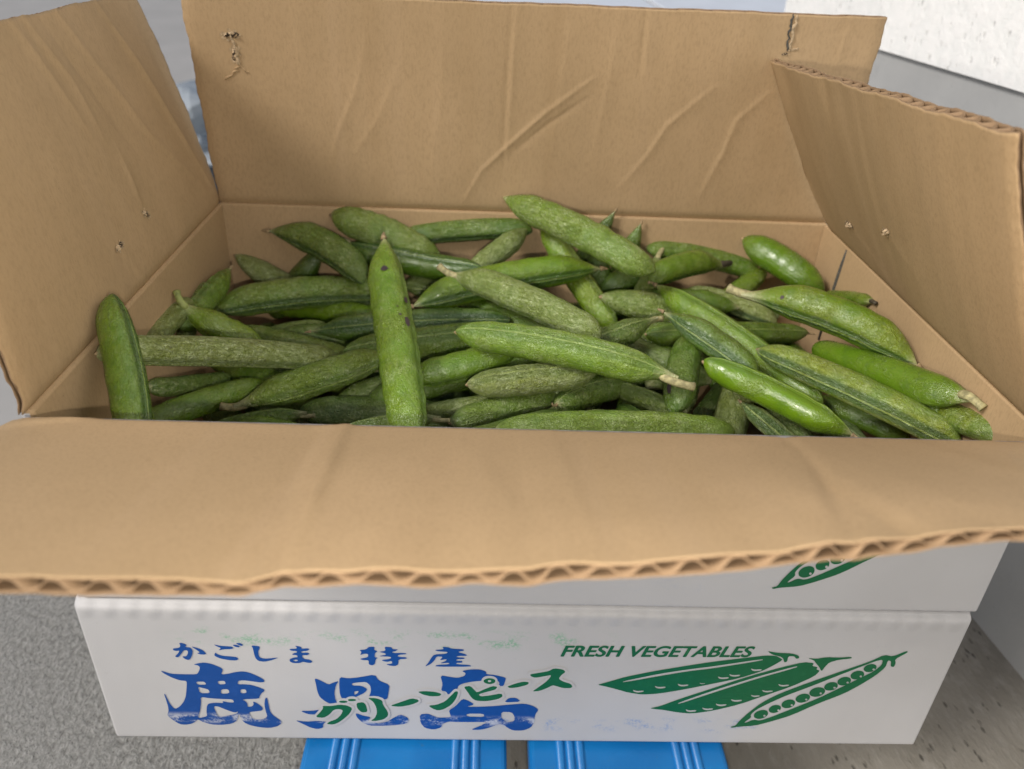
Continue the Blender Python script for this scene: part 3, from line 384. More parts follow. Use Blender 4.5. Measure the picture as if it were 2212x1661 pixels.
(41, [280.8, 147.9, -7.5, 322.5, 119.1, -6.6, 356.0, 88.2, -14.9], 10.08, 's', 't', [-0.577, -0.67, -0.466], 0.5, 0.2, 0.5, 'big olive-tinged pod with pale stalk, high at the right side'),
(42, [308.9, 227.4, -10.3, 330.9, 209.9, -17.4, 349.7, 191.3, -27.3], 9.8, 'b', 'b', [0.678, 0.731, 0.073], 0.5, 0.05, 0.1, 'smooth saturated green pod with round head in the rear right corner'),
(43, [270.7, 200.8, -34.3, 298.5, 192.6, -36.8, 324.6, 182.6, -42.8], 7.52, 'b', 'b', [-0.349, -0.824, -0.447], 0.5, 0.75, 0.4, 'pale ribbed pod passing under the stalk of the big olive-tinged pod'),
(44, [239.9, 142.7, -33.4, 286.6, 156.4, -37.5, 336.9, 170.1, -43.7], 7.02, 'b', 'c', [0.258, -0.641, 0.723], 0.5, 0.4, 0.3, 'level pod with brown curled end, below the big olive-tinged pod'),
(45, [247.1, 140.0, -22.2, 225.5, 126.5, -24.5, 205.0, 113.8, -26.7], 7.16, 's', 'b', [0.133, -0.373, 0.918], 0.4, 0.5, 0.3, 'half-hidden pod with stalk pointing up right, above the largest pod'),
(46, [257.6, 120.2, -20.7, 249.7, 95.6, -28.7, 244.2, 72.9, -36.1], 8.69, 'b', 'b', [-0.407, 0.385, -0.828], 0.35, 0.4, 0.2, 'short dark pod hanging down with papery pale end, beside the smooth deep green pod'),
(47, [218.3, 126.2, -54.6, 234.2, 102.8, -47.1, 247.9, 81.1, -41.8], 5.2, 's', 'b', [-0.128, 0.193, 0.973], 0.4, 0.6, 0.3, 'pod with long straw stalk pointing left, under the stalk of the largest pod'),
(48, [162.0, 48.6, -33.3, 213.4, 53.6, -32.7, 266.8, 56.3, -36.2], 8.27, 'b', 'b', [-0.075, 0.995, -0.065], 0.55, 0.5, 0.3, 'long pod lying right behind the front rim at centre right'),
(49, [149.1, 76.9, -28.3, 178.4, 83.7, -27.4, 208.8, 90.3, -27.1], 7.96, 'b', 'b', [0.069, -0.392, 0.917], 0.5, 0.75, 0.6, 'pod with yellowed brown-speckled blunt end, under the largest pod'),
(50, [121.7, 89.0, -30.5, 146.3, 96.3, -28.9, 170.5, 106.0, -23.6], 7.76, 'c', 'b', [0.336, -0.72, -0.608], 0.55, 0.2, 0.2, 'shiny green pod with pale curled beak, right beside the spotted upright pod'),
(51, [189.7, 79.8, -39.7, 207.8, 101.1, -44.7, 229.2, 123.0, -53.5], 6.94, 'c', 'b', [0.277, 0.053, 0.959], 0.4, 0.5, 0.35, 'pod with brown shrivelled tail pointing down, below the yellowed blunt pod'),
(52, [142.7, 65.1, -40.9, 166.3, 80.8, -41.1, 192.9, 96.1, -44.1], 6.57, 'b', 'b', [-0.527, 0.843, -0.102], 0.45, 0.5, 0.25, 'grey-flecked pod just behind the front rim, below the yellowed blunt pod'),
(53, [128.2, 79.1, -44.1, 153.0, 81.4, -40.8, 178.9, 103.0, -49.3], 5.07, 'b', 'b', [-0.086, 0.995, -0.042], 0.4, 0.7, 0.3, 'small pale round-backed pod beside the foot of the spotted upright pod'),
(54, [277.1, 87.4, -38.7, 293.4, 65.1, -44.9, 318.6, 61.4, -63.9], 5.52, 't', 'b', [-0.547, -0.57, 0.613], 0.45, 0.65, 0.25, 'pale three-cornered pod tip below the smooth deep green pod'),
(55, [319.7, 102.9, -45.5, 338.9, 89.3, -47.2, 356.0, 75.3, -50.9], 6.42, 'b', 'b', [0.606, 0.796, 0.007], 0.45, 0.2, 0.2, 'dark pod between the smooth deep green pod and the yellow-topped pod'),
(56, [341.0, 91.8, -31.8, 348.8, 68.1, -25.5, 354.8, 46.2, -21.8], 5.12, 'b', 's', [-0.131, 0.175, 0.976], 0.5, 0.3, 0.4, 'pod with thick yellow-green stalk under the smooth green pod at far right'),
(57, [356.0, 78.9, -31.0, 357.9, 42.4, -18.8, 368.7, 27.7, -17.6], 6.56, 'b', 'b', [0.984, 0.06, 0.169], 0.4, 0.5, 0.75, 'olive brown pod end in the far right front corner'),
(58, [356.0, 200.9, -33.8, 356.1, 169.3, -20.7, 356.0, 141.2, -10.5], 4.56, 'b', 's', [0.91, 0.151, 0.387], 0.45, 0.3, 0.4, 'thin pod end with dark tip touching the right wall, behind the big olive-tinged pod'),
(59, [356.0, 214.0, -28.5, 342.0, 227.4, -46.3, 337.2, 253.4, -67.2], 5.11, 's', 'b', [0.397, 0.855, 0.333], 0.4, 0.4, 0.3, 'ragged pale pod cap beside the smooth saturated green pod in the rear corner'),
(60, [328.1, 226.4, -28.4, 302.4, 205.8, -38.7, 286.3, 204.3, -54.1], 7.51, 'b', 'b', [-0.553, 0.756, -0.35], 0.45, 0.3, 0.45, 'olive pod deep in the gap left of the smooth saturated green pod'),
(61, [223.0, 222.7, -18.0, 224.0, 217.3, -40.2, 227.8, 230.1, -71.4], 8.63, 'b', 'b', [-0.381, 0.894, -0.235], 0.3, 0.3, 0.15, 'dark round pod end in the gap under the highest pod'),
(62, [266.5, 227.4, -27.9, 244.9, 216.3, -31.3, 224.9, 204.5, -36.3], 8.33, 'b', 'b', [-0.47, 0.88, -0.07], 0.35, 0.2, 0.15, 'dark pod slanting under the right end of the highest pod')]
BURIED=[([84.6, 38.5, -62.4, 10.2, 92.1, -63.9], 8.11),
([104.0, 91.0, -45.9, 188.2, 132.7, -37.5], 8.35),
([119.2, 43.2, -53.5, 44.7, 78.7, -53.6], 8.36),
([245.1, 20.4, -49.0, 171.4, 86.2, -60.6], 8.65),
([309.3, 19.3, -56.4, 298.2, 101.9, -48.4], 8.74),
([102.7, 125.7, -48.8, 23.5, 153.5, -44.5], 8.5),
([271.0, 116.5, -44.5, 202.8, 164.0, -42.2], 8.48),
([331.2, 109.7, -53.3, 322.2, 202.3, -53.3], 8.28),
([346.8, 24.9, -69.5, 251.4, 45.0, -64.6], 8.29),
([210.0, 37.6, -60.3, 117.5, 51.2, -50.5], 9.18),
([262.6, 57.8, -52.2, 297.7, 144.1, -41.9], 8.51),
([276.7, 20.9, -51.0, 222.3, 103.4, -55.8], 8.08),
([189.8, 206.2, -35.6, 107.9, 208.1, -37.6], 9.02),
([78.4, 22.1, -59.7, 163.8, 23.0, -59.0], 8.91),
([343.0, 12.3, -54.7, 303.3, 97.7, -61.0], 8.98),
([150.8, 88.6, -54.6, 69.9, 90.3, -52.8], 8.37),
([203.4, 135.5, -37.2, 143.1, 188.8, -37.3], 8.72),
([122.1, 30.3, -40.0, 198.1, 80.5, -45.5], 8.02),
([43.0, 22.5, -69.4, 133.9, 41.5, -66.7], 8.21),
([343.9, 62.8, -55.5, 299.6, 136.3, -61.4], 8.1),
([78.1, 100.1, -58.9, 8.7, 159.1, -58.7], 8.7),
([42.9, 156.8, -47.5, 121.8, 173.6, -54.0], 8.39),
([300.6, 181.1, -30.8, 216.2, 196.2, -40.9], 8.7),
([87.1, 120.1, -37.3, 166.2, 143.9, -36.0], 8.96),
([226.1, 158.4, -40.8, 302.8, 184.1, -47.6], 8.26),
([261.8, 21.8, -46.1, 201.5, 84.4, -46.3], 8.04),
([120.1, 130.8, -59.8, 46.1, 188.0, -61.8], 8.46),
([345.9, 134.2, -59.9, 318.6, 218.2, -69.0], 8.61),
([211.5, 103.6, -58.5, 210.6, 187.7, -51.2], 8.64),
([227.5, 13.6, -63.3, 212.7, 108.9, -65.1], 8.95),
([224.8, 129.7, -57.6, 287.3, 198.6, -59.5], 9.07),
([52.4, 120.3, -71.9, 21.8, 213.0, -70.3], 8.71),
([156.7, 184.1, -52.0, 241.1, 216.3, -53.9], 8.53),
([150.0, 99.1, -57.2, 173.9, 181.6, -53.3], 8.32),
([243.2, 129.8, -54.6, 304.5, 191.1, -57.3], 8.43),
([107.8, 93.2, -64.0, 61.5, 161.0, -59.6], 8.34),
([90.2, 52.6, -68.5, 184.1, 57.1, -63.0], 8.26),
([70.5, 61.9, -67.8, 12.2, 128.4, -73.3], 8.6),
([334.9, 44.8, -69.4, 242.8, 78.5, -68.7], 8.82),
([234.9, 22.4, -71.8, 234.3, 111.8, -62.7], 8.18),
([345.1, 118.5, -70.4, 292.8, 181.2, -65.1], 8.33),
([252.1, 202.5, -58.9, 337.2, 212.4, -54.5], 8.52),
([150.0, 119.5, -49.4, 140.3, 212.5, -53.4], 8.48),
([260.8, 94.1, -60.2, 316.5, 170.8, -50.3], 8.02),
([198.8, 87.3, -58.4, 187.2, 168.9, -49.4], 9.12),
([170.9, 68.3, -69.5, 92.0, 82.1, -66.7], 9.02),
([65.0, 85.4, -64.0, 11.4, 151.0, -70.6], 8.08),
([346.0, 107.2, -68.6, 280.7, 153.5, -66.4], 8.17),
([73.4, 78.4, -69.4, 54.9, 172.7, -71.4], 8.36),
([260.7, 123.3, -66.6, 292.4, 202.4, -71.9], 8.16),
([192.6, 86.5, -73.1, 236.9, 175.1, -62.6], 8.71),
([210.1, 159.0, -68.8, 144.6, 205.0, -65.7], 8.01),
([89.1, 120.4, -70.8, 186.4, 133.5, -64.1], 8.37),
([150.1, 168.4, -68.5, 58.0, 191.4, -61.4], 8.53),
([154.8, 183.3, -68.0, 84.0, 223.3, -73.2], 8.44),
([256.4, 196.3, -61.6, 162.0, 204.2, -65.0], 8.47),
([98.6, 105.7, -72.9, 188.7, 107.8, -66.2], 8.77),
([136.4, 143.4, -70.4, 57.5, 187.8, -70.6], 8.11),
([122.0, 192.1, -68.0, 42.3, 201.9, -67.9], 8.54),
([225.9, 102.8, -68.0, 245.5, 188.7, -72.3], 9.01),
([251.4, 130.3, -70.7, 266.7, 217.7, -68.9], 8.22)]
FRONT_ANGLES=[(0.0593, 16.19), (0.0846, 16.48), (0.107, 16.7), (0.1147, 17.13), (0.1209, 17.77), (0.13, 18.11), (0.1366, 18.18), (0.1472, 17.81), (0.1587, 18.28), (0.1675, 18.32), (0.1737, 18.95), (0.1897, 19.51), (0.2032, 20.31), (0.2151, 21.04), (0.2238, 21.58), (0.2389, 22.64), (0.2477, 22.88), (0.2541, 23.64), (0.2701, 24.4)]
BACK_CREASES=[([(0.4687, 0.9989), (0.4653, 0.7822), (0.4623, 0.321)], 1.0, 2.6), ([(0.4605, 0.9789), (0.4572, 0.6136), (0.4565, 0.2001)], -0.6, 3.5), ([(0.5849, 0.6924), (0.5195, 0.5335), (0.4653, 0.3682), (0.423, 0.2327), (0.3977, 0.0812)], 1.1, 2.0), ([(0.5807, 0.6064), (0.5209, 0.471), (0.473, 0.3341)], -0.7, 2.2), ([(0.7666, 0.671), (0.7062, 0.4881), (0.6841, 0.347), (0.6472, 0.1732)], 0.8, 3), ([(0.8517, 0.6594), (0.8118, 0.5229), (0.8009, 0.3605), (0.7773, 0.1383)], 0.8, 3), ([(0.253, 0.8378), (0.2345, 0.6089), (0.2009, 0.3833), (0.1861, 0.2409)], 0.6, 3), ([(0.2975, 0.7007), (0.2665, 0.4816), (0.2194, 0.2687)], 0.4, 4), ([(0.5454, 0.9888), (0.5384, 0.623), (0.5313, 0.3291)], 0.5, 5), ([(0.6505, 0.9914), (0.6527, 0.7213)], -0.7, 3), ([(0.6571, 0.9921), (0.661, 0.7222)], 0.6, 3), ([(0.6149, 0.9777), (0.6078, 0.6311), (0.5967, 0.3368)], 0.45, 4), ([(0.3661, 1.0059), (0.3617, 0.6024), (0.3418, 0.1373)], 0.3, 6), ([(0.9471, 0.9869), (0.9418, 0.7546)], 0.5, 3), ([(0.7014, 0.9684), (0.7005, 0.5985)], 0.4, 5), ([(0.1596, 0.9817), (0.1552, 0.684)], 0.4, 6), ([(0.7872, 0.9783), (0.7889, 0.6521)], 0.35, 6)]
RIGHT_CREASES=[([(0.7395, 0.2464), (0.6348, 0.1364), (0.537, 0.036)], 0.22, 9), ([(1.0798, 0.8129), (1.005, 0.4043), (0.961, 0.1053)], 0.9, 7), ([(0.4942, 0.404), (0.4032, 0.29)], 0.2, 8), ([(0.5083, 0.9513), (0.5251, 0.705), (0.528, 0.4006)], 0.25, 5)]
LEFT_CREASES=[([(0.341, 1.0531), (0.3955, 0.8819), (0.4663, 0.5995)], 0.5, 3), ([(0.393, 1.0444), (0.4768, 0.7832), (0.5116, 0.5612)], 0.5, 3), ([(0.5264, 1.021), (0.6, 0.8053), (0.7135, 0.4805), (0.9363, 0.084)], 0.7, 4), ([(0.7397, 0.9814), (0.8097, 0.739), (0.885, 0.3971), (0.9585, 0.0933)], 0.8, 4), ([(0.4493, 1.0347), (0.5312, 0.78), (0.6265, 0.45)], -0.4, 5), ([(0.5494, 0.4906), (0.5591, 0.2667)], 0.5, 3), ([(0.4161, 0.2125), (0.4906, -0.0516)], 0.3, 4)]
TEARS=[('B', (0.0619, 0.8252), (0.0592, 0.6726)), ('R', (0.7424, 0.2565)), ('R', (0.4942, 0.404)), ('L', (0.5653, 0.2377)), ('L', (0.4161, 0.2125)), ('B', (0.8621, 0.9283), (0.8649, 0.8447))]
RIGHT_FREE=((0.3069, 0.0, 0.1071), (0.3049, 0.2214, 0.0919))
LEFT_FREE=((-0.01, 0, 0.116), (-0.0291, 0.2314, 0.1103))
STAND_X=[0.0808, 0.1714, 0.1814, 0.2707]
SPOT_TH=-1.30

# ================================================================== THE SETTING
def sheet(name, x0, x1, y0, y1, z, m):
    me = mesh(name, [(x0,y0,z),(x1,y0,z),(x1,y1,z),(x0,y1,z)], [(0,1,2,3)], False)
    o = link(name, me, None, (m,)); o['kind'] = 'structure'; return o
sheet('ground', -40, 40, -40, 40, 0.0, ROUGH)
sheet('floor_slab', 0.172, 0.62, -1.2, 0.295, 0.004, SMOOTH)
sheet('ground_lit', -40, 40, .30, 40, 0.004, GROUND_LIT)  # ground out in the open, its daylight put into this sheet's colour

# house wall on the right: grey rendered base under white stucco
wd = Vector((-0.122, 0.9925, 0)).normalized(); wnrm = Vector((0.9925, 0.122, 0))
wall = empty('stucco_wall', (0.507, 0.169, 0), 'white stucco house wall with grey rendered base beside the cartons', 'wall')
wall.rotation_euler = (0, 0, math.atan2(wd.y, wd.x) - math.pi/2)
box('base', (0, -1.6, -.02), (.16, .470, .3355), BASE, wall)
box('upper_wall', (-.004, -1.6, .3365), (.16, .474, 2.3), STUCCO, wall)
# step added far behind, its pale level top catching light over the back flap
rear = empty('added_step', (.62, 1.6, 0), 'added pale bluish white step far behind, its bright top seen over the back flap', 'step')
box('block', (-.80, 0, .0), (-.006, 3.2, .20), STEP_BRIGHT, rear, .004)
box('block', (.006, 0, .0), (1.6, 3.2, .20), STEP_BRIGHT, rear, .004)
box('joint_strip', (-.0055, .004, .0), (.0055, 3.19, .196), POSTC, rear)

# ================================================================== BLUE STAND
stand = empty('slatted_stand', (.176, D/2, 0), 'low blue plastic slatted stand under the stacked cartons', 'stand')
def lx(x): return x - .176
def ly(y): return y - D/2
for (xa, xb) in ((STAND_X[0], STAND_X[1]), (STAND_X[2], STAND_X[3])):
    s = box('slat', (lx(xa), ly(-.09), STAND_H-.014), (lx(xb), ly(.30), STAND_H-.0022), BLUE, stand, .0025, 3)
    wdt = xb - xa
    for c in (.155, .205, .255, .745, .795, .845):
        path = [(lx(xa + wdt*c), ly(-.0895), STAND_H-.0024), (lx(xa + wdt*c), ly(.2995), STAND_H-.0024)]
        V, F = tube_geo(path, [.0019, .0019], 12)
        link('rib', mesh('rib', V, F), s, (BLUE,))
for y in (-.055, .255):
    box('crossbar', (lx(STAND_X[0])+.006, ly(y)-.012, STAND_H-.034), (lx(STAND_X[3])-.006, ly(y)+.012, STAND_H-.0142), BLUE, stand, .002)
for x in (STAND_X[0]+.012, STAND_X[3]-.038):
    for y in (-.055, .255):
        box('leg', (lx(x), ly(y)-.011, 0.004 if x > .17 else 0), (lx(x)+.026, ly(y)+.011, STAND_H-.0342), BLUE, stand, .002)

# ================================================================== CARTONS
def slab(grid, nrm, th):
    """closed thin sheet from an (n,m,3) grid"""
    n, m = grid.shape[:2]
    top = grid + nrm*th/2; bot = grid - nrm*th/2
    V = np.concatenate([top.reshape(-1,3), bot.reshape(-1,3)]); K = n*m
    F = []
    idx = lambda i, j: i*m+j
    for i in range(n-1):
        for j in range(m-1):
            F.append((idx(i,j), idx(i+1,j), idx(i+1,j+1), idx(i,j+1)))
            F.append((K+idx(i,j), K+idx(i,j+1), K+idx(i+1,j+1), K+idx(i+1,j)))
    for i in range(n-1):
        F.append((idx(i,0), K+idx(i,0), K+idx(i+1,0), idx(i+1,0)))
        F.append((idx(i,m-1), idx(i+1,m-1), K+idx(i+1,m-1), K+idx(i,m-1)))
    for j in range(m-1):
        F.append((idx(0,j), idx(0,j+1), K+idx(0,j+1), K+idx(0,j)))
        F.append((idx(n-1,j), K+idx(n-1,j), K+idx(n-1,j+1), idx(n-1,j+1)))
    return V, F
def grid_normals(P, flip):
    du = np.gradient(P, axis=0); dv = np.gradient(P, axis=1)
    n = np.cross(du, dv); n /= np.linalg.norm(n, axis=2, keepdims=True) + 1e-12
    return -n if flip else n
def smooth_noise(x, seed, freqs=(3, 7, 15, 31)):
    r = np.random.default_rng(seed); y = np.zeros_like(x)
    for f in freqs: y += np.sin(2*np.pi*(f*x*r.uniform(.8,1.25)) + r.uniform(0, 6.28))/f**.55
    return y

class Flap:
    """corrugated flap: kraft liner inside, white liner outside, wavy fluting between them"""
    def __init__(s, name, parent, base, width, length, creases=(), flip=False, seed=1, edge=.0005, pinch=(), period=.0086, th=T-.0005, sidewave=0.0):
        s.th0 = th
        s.base, s.width, s.length, s.creases, s.flip, s.seed = base, width, length, creases, flip, seed
        s.pinch, s.edge, s.sidewave = pinch, edge, sidewave
        n, m = (int(width/.0010), 110) if name == 'back_flap' else (int(width/.0014), 84)
        S, Hh = np.meshgrid(np.linspace(0,1,n), np.linspace(0,1,m)**.9, indexing='ij')
        Pi, Ni = s.surf(S, Hh); th = s.thick(S, Hh)
        # inner (kraft) and outer (white) liners
        V1, F1 = slab(Pi + Ni*(th/2)[...,None], Ni, .00034)
        V2, F2 = slab(Pi - Ni*(th/2)[...,None], Ni, .00034)
        V = np.concatenate([V1, V2]); F = F1 + [tuple(i+len(V1) for i in f) for f in F2]
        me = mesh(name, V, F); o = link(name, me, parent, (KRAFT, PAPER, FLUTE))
        co = np.concatenate([np.stack([S.reshape(-1)*width + seed*1.7, Hh.reshape(-1)*length], 1)]*4)
        lv = np.zeros(len(me.loops), dtype=np.int32); me.loops.foreach_get('vertex_index', lv)
        uvl = me.uv_layers.new(name='UVMap'); uvl.data.foreach_set('uv', np.ascontiguousarray(co[lv], dtype=np.float32).reshape(-1))
        # outermost faces of the outer liner are white
        half = len(V1)
        mi = np.zeros(len(F), dtype=np.int32); q1, q2 = half//2, half+len(V2)//2
        lim = half + len(V2)//2
        for k, f in enumerate(F):
            if min(f) >= lim: mi[k] = 1
            elif (min(f) < q1 <= max(f) < half) or (half <= min(f) < q2 <= max(f)): mi[k] = 2      # cut edges
            elif min(f) >= half and max(f) < q2: mi[k] = 2
            elif min(f) >= q1 and max(f) < half: mi[k] = 2
        me.polygons.foreach_set('material_index', mi)
        s.obj = o
        # fluting
        per = 12; nf = int(width/period); cols = nf*per+1
        S2, H2 = np.meshgrid(np.linspace(.002,.998,cols), np.linspace(.035,1,26)**.8, indexing='ij')
        Pi, Ni = s.surf(S2, H2); th = s.thick(S2, H2)
        ph = 2*np.pi*S2*nf + .35*smooth_noise(S2, seed+5, (2,5,9))
        wave = np.tanh(1.15*np.sin(ph))/.818
        G = Pi + Ni*(wave*(th/2-.0004))[...,None]
        V, F = slab(G, grid_normals(G, flip), .00028)
        link('fluting', mesh('fluting', V, F), o, (FLUTE,))
    def thick(s, S, Hh):
        th = np.full(S.shape, s.th0)
        x = S*s.width
        side = np.minimum(x, s.width-x)
        th = th*(1 - .55*np.exp(-(side/.0028)**2))
        th = th*(1 - .35*np.exp(-((Hh*s.length)/.004)**2))
        for (sc, w, a) in s.pinch:
            th = th*(1 - a*np.exp(-((S-sc)*s.width/w)**2)*np.exp(-((1-Hh)*s.length/.016)**2))
        return th
    def surf(s, S, Hh):
        e = s.edge*smooth_noise(S, s.seed, (4,11,23,47))*np.clip((Hh-.9)/.1,0,1)/s.length
        s2 = S + s.sidewave*smooth_noise(Hh, s.seed+9, (3,8,17))*np.abs(2*S-1)**12*np.sign(S-.5)/s.width
        P = s.base(s2, Hh+e)
        eps = 1e-3
        du = s.base(s2+eps, Hh) - s.base(s2-eps, Hh); dv = s.base(s2, Hh+eps) - s.base(s2, Hh-eps)
        Nn = np.cross(du, dv); Nn /= np.linalg.norm(Nn, axis=-1, keepdims=True)
        if s.flip: Nn = -Nn
        d = .00012*smooth_noise(S, s.seed+2, (3,6,11,17)) + .0002*np.sin(3.1*Hh+s.seed)*smooth_noise(S, s.seed+3, (2,5))
        d = d*np.clip(Hh/.15, 0, 1)
        d = d - .0011*np.exp(-((Hh*s.length)/.0026)**2)
        x, y = S*s.width, Hh*s.length
        for pts, amp, w in s.creases:
            best = np.full(S.shape, 1e9); tt = np.zeros(S.shape); L = 0
            seglen = [math.hypot((b[0]-a[0])*s.width, (b[1]-a[1])*s.length) for a, b in zip(pts, pts[1:])]; tot = sum(seglen)
            sd = np.zeros(S.shape)
            for (a, b), l in zip(zip(pts, pts[1:]), seglen):
                ax, ay, bx, by = a[0]*s.width, a[1]*s.length, b[0]*s.width, b[1]*s.length
                t = np.clip(((x-ax)*(bx-ax)+(y-ay)*(by-ay))/(l*l), 0, 1)
                px, py = x-(ax+t*(bx-ax)), y-(ay+t*(by-ay)); dd = np.hypot(px, py)
                sg = np.sign((bx-ax)*py-(by-ay)*px)
                msk = dd < best; best = np.where(msk, dd, best); tt = np.where(msk, (L+t*l)/tot, tt); sd = np.where(msk, sg, sd); L += l
            ww = w*.00075
            pr = np.where(sd > 0, np.exp(-(best/(ww*1.3))**1.15), np.exp(-(best/(ww*.55))**1.3))   # one steep, one soft flank
            fade = np.minimum(1, np.minimum(tt+.25, 1.25-tt)*1.6)
            d = d + amp*.0010*pr*fade
        return P + Nn*d[...,None], Nn
    def point(s, u, v, off=0.0):
        P, Nn = s.surf(np.array([[u]]), np.array([[v]])); th = s.thick(np.array([[u]]), np.array([[v]]))
        return Vector(P[0,0] + Nn[0,0]*(th[0,0]/2 + .00021 + off)), Vector(Nn[0,0])

def bilinear(h0, h1, f0, f1, bow=0.0):
    h0, h1, f0, f1 = (np.array(v, float) for v in (h0, h1, f0, f1))
    nn = np.cross(h1-h0, f0-h0); nn /= np.linalg.norm(nn)
    def base(S, Hh):
        S_, H_ = S[...,None], Hh[...,None]
        return (h0*(1-S_)+h1*S_)*(1-H_) + (f0*(1-S_)+f1*S_)*H_ + nn*bow*(H_*(1-H_)*4)
    return base
FA = np.array(FRONT_ANGLES)
def front_base(S, Hh):
    L = .1143
    x = S*W
    th = np.radians(np.interp(x, np.r_[0, FA[:,0], W], np.r_[FA[0,1]-.6, FA[:,1], FA[-1,1]+2.5]))
    # first 5 mm roll over the fold, then straight
    y = Hh*L; r0 = .0042
    a0 = np.pi/2; turn = a0 - th
    arc = r0*turn
    t = np.clip(y/arc, 0, 1)*turn
    # starts vertical at the wall, rolls outward (towards -Y)
    yy = -(r0*(1-np.cos(t))); zz = r0*np.sin(t)
    rest = np.clip(y-arc, 0, None)
    yy = yy - rest*np.cos(th); zz = zz + rest*np.sin(th)
    return np.stack([x, yy - T/2 + .0022, zz - .0030], axis=-1)

def wall_panel(name, parent, lo, hi, inner_axis, inner_sign, kraft_top=False, m_out=None):
    """panel of a carton: one face kraft (inside), the others white"""
    o = box(name, lo, hi, m_out or PAPER, parent, .0012, 2); o.data.materials.append(KRAFT)
    for p in o.data.polygons:
        if p.normal[inner_axis]*inner_sign > .3 or (kraft_top and p.normal[2] > .2): p.material_index = 1
    return o
def front_y(X, Z, z0, z1, roundtop):
    Y = .0024*np.exp(-((z1-Z)/.0013)**2)*roundtop + .0013*np.exp(-((Z-z0)/.0008)**2)
    Y = Y - .0005*np.sin(np.pi*(Z-z0)/(z1-z0))*np.sin(np.pi*X/W)
    Y = Y + .0012*(np.exp(-(X/.0007)**2)+np.exp(-((W-X)/.0007)**2))
    for (cx, cz, w_, a_) in ((.05,.06,.014,.0004),(.30,.03,.020,.0004),(.21,.075,.012,.0004),(.335,.065,.010,.0005),(.12,.012,.018,.0003)):
        Y = Y + a_*np.exp(-((X-cx)**2+((Z-z0-cz)*1.6)**2)/w_**2)
    return Y
def front_panel_mesh(z0, z1, roundtop):
    """front face with softly rolled top and bottom folds"""
    e = np.array([0,.0003,.0006,.001,.0014,.002,.003,.0045])
    xs = np.concatenate([e, np.linspace(.008, W-.008, 56), (W-e)[::-1]]); zs = np.concatenate([z0+e, np.linspace(z0+.007, z1-.007, 34), (z1-e)[::-1]])
    n, m = len(xs), len(zs)
    X, Z = np.meshgrid(xs, zs, indexing='ij')
    Y = front_y(X, Z, z0, z1, roundtop)
    return np.stack([X, Y, Z], axis=-1)
def panel_front(name, parent, z0, z1, roundtop):
    G = front_panel_mesh(z0, z1, roundtop); G[...,1] += T/2
    Nn = np.zeros_like(G); Nn[...,1] = -1
    V, F = slab(G, Nn, T)
    me = mesh(name, V, F); o = link(name, me, parent, (PAPER, KRAFT))
    for p in me.polygons:
        if p.normal.y > .7: p.material_index = 1
    return o

def fill2d(polys, y, name, parent, m):
    """flat ink print: closed outlines (mm on the carton front) filled with even-odd holes"""
    cu = bpy.data.curves.new('outline', 'CURVE'); cu.dimensions = '2D'; cu.fill_mode = 'BOTH'
    for pl in polys:
        sp = cu.splines.new('POLY'); sp.points.add(len(pl)-1)
        for k, (px, pz) in enumerate(pl): sp.points[k].co = (px*.001, pz*.001, 0, 1)
        sp.use_cyclic_u = True
    tmp = bpy.data.objects.new('outline', cu); COL.objects.link(tmp)
    me = bpy.data.meshes.new_from_object(tmp); bpy.data.objects.remove(tmp, do_unlink=True)
    for v in me.vertices: v.co = Vector((v.co.x, y + float(front_y(v.co.x, v.co.y, 0.0, H-.0012, 0.0)), v.co.y))
    me.name = name; me.materials.clear()
    return link(name, me, parent, (m,))
def smooth_poly(pl, it=1):
    for _ in range(it):
        o = []
        for i, p in enumerate(pl):
            q_ = pl[(i+1) % len(pl)]
            o += [(.8*p[0]+.2*q_[0], .8*p[1]+.2*q_[1]), (.2*p[0]+.8*q_[0], .2*p[1]+.8*q_[1])]
        pl = o
    return pl
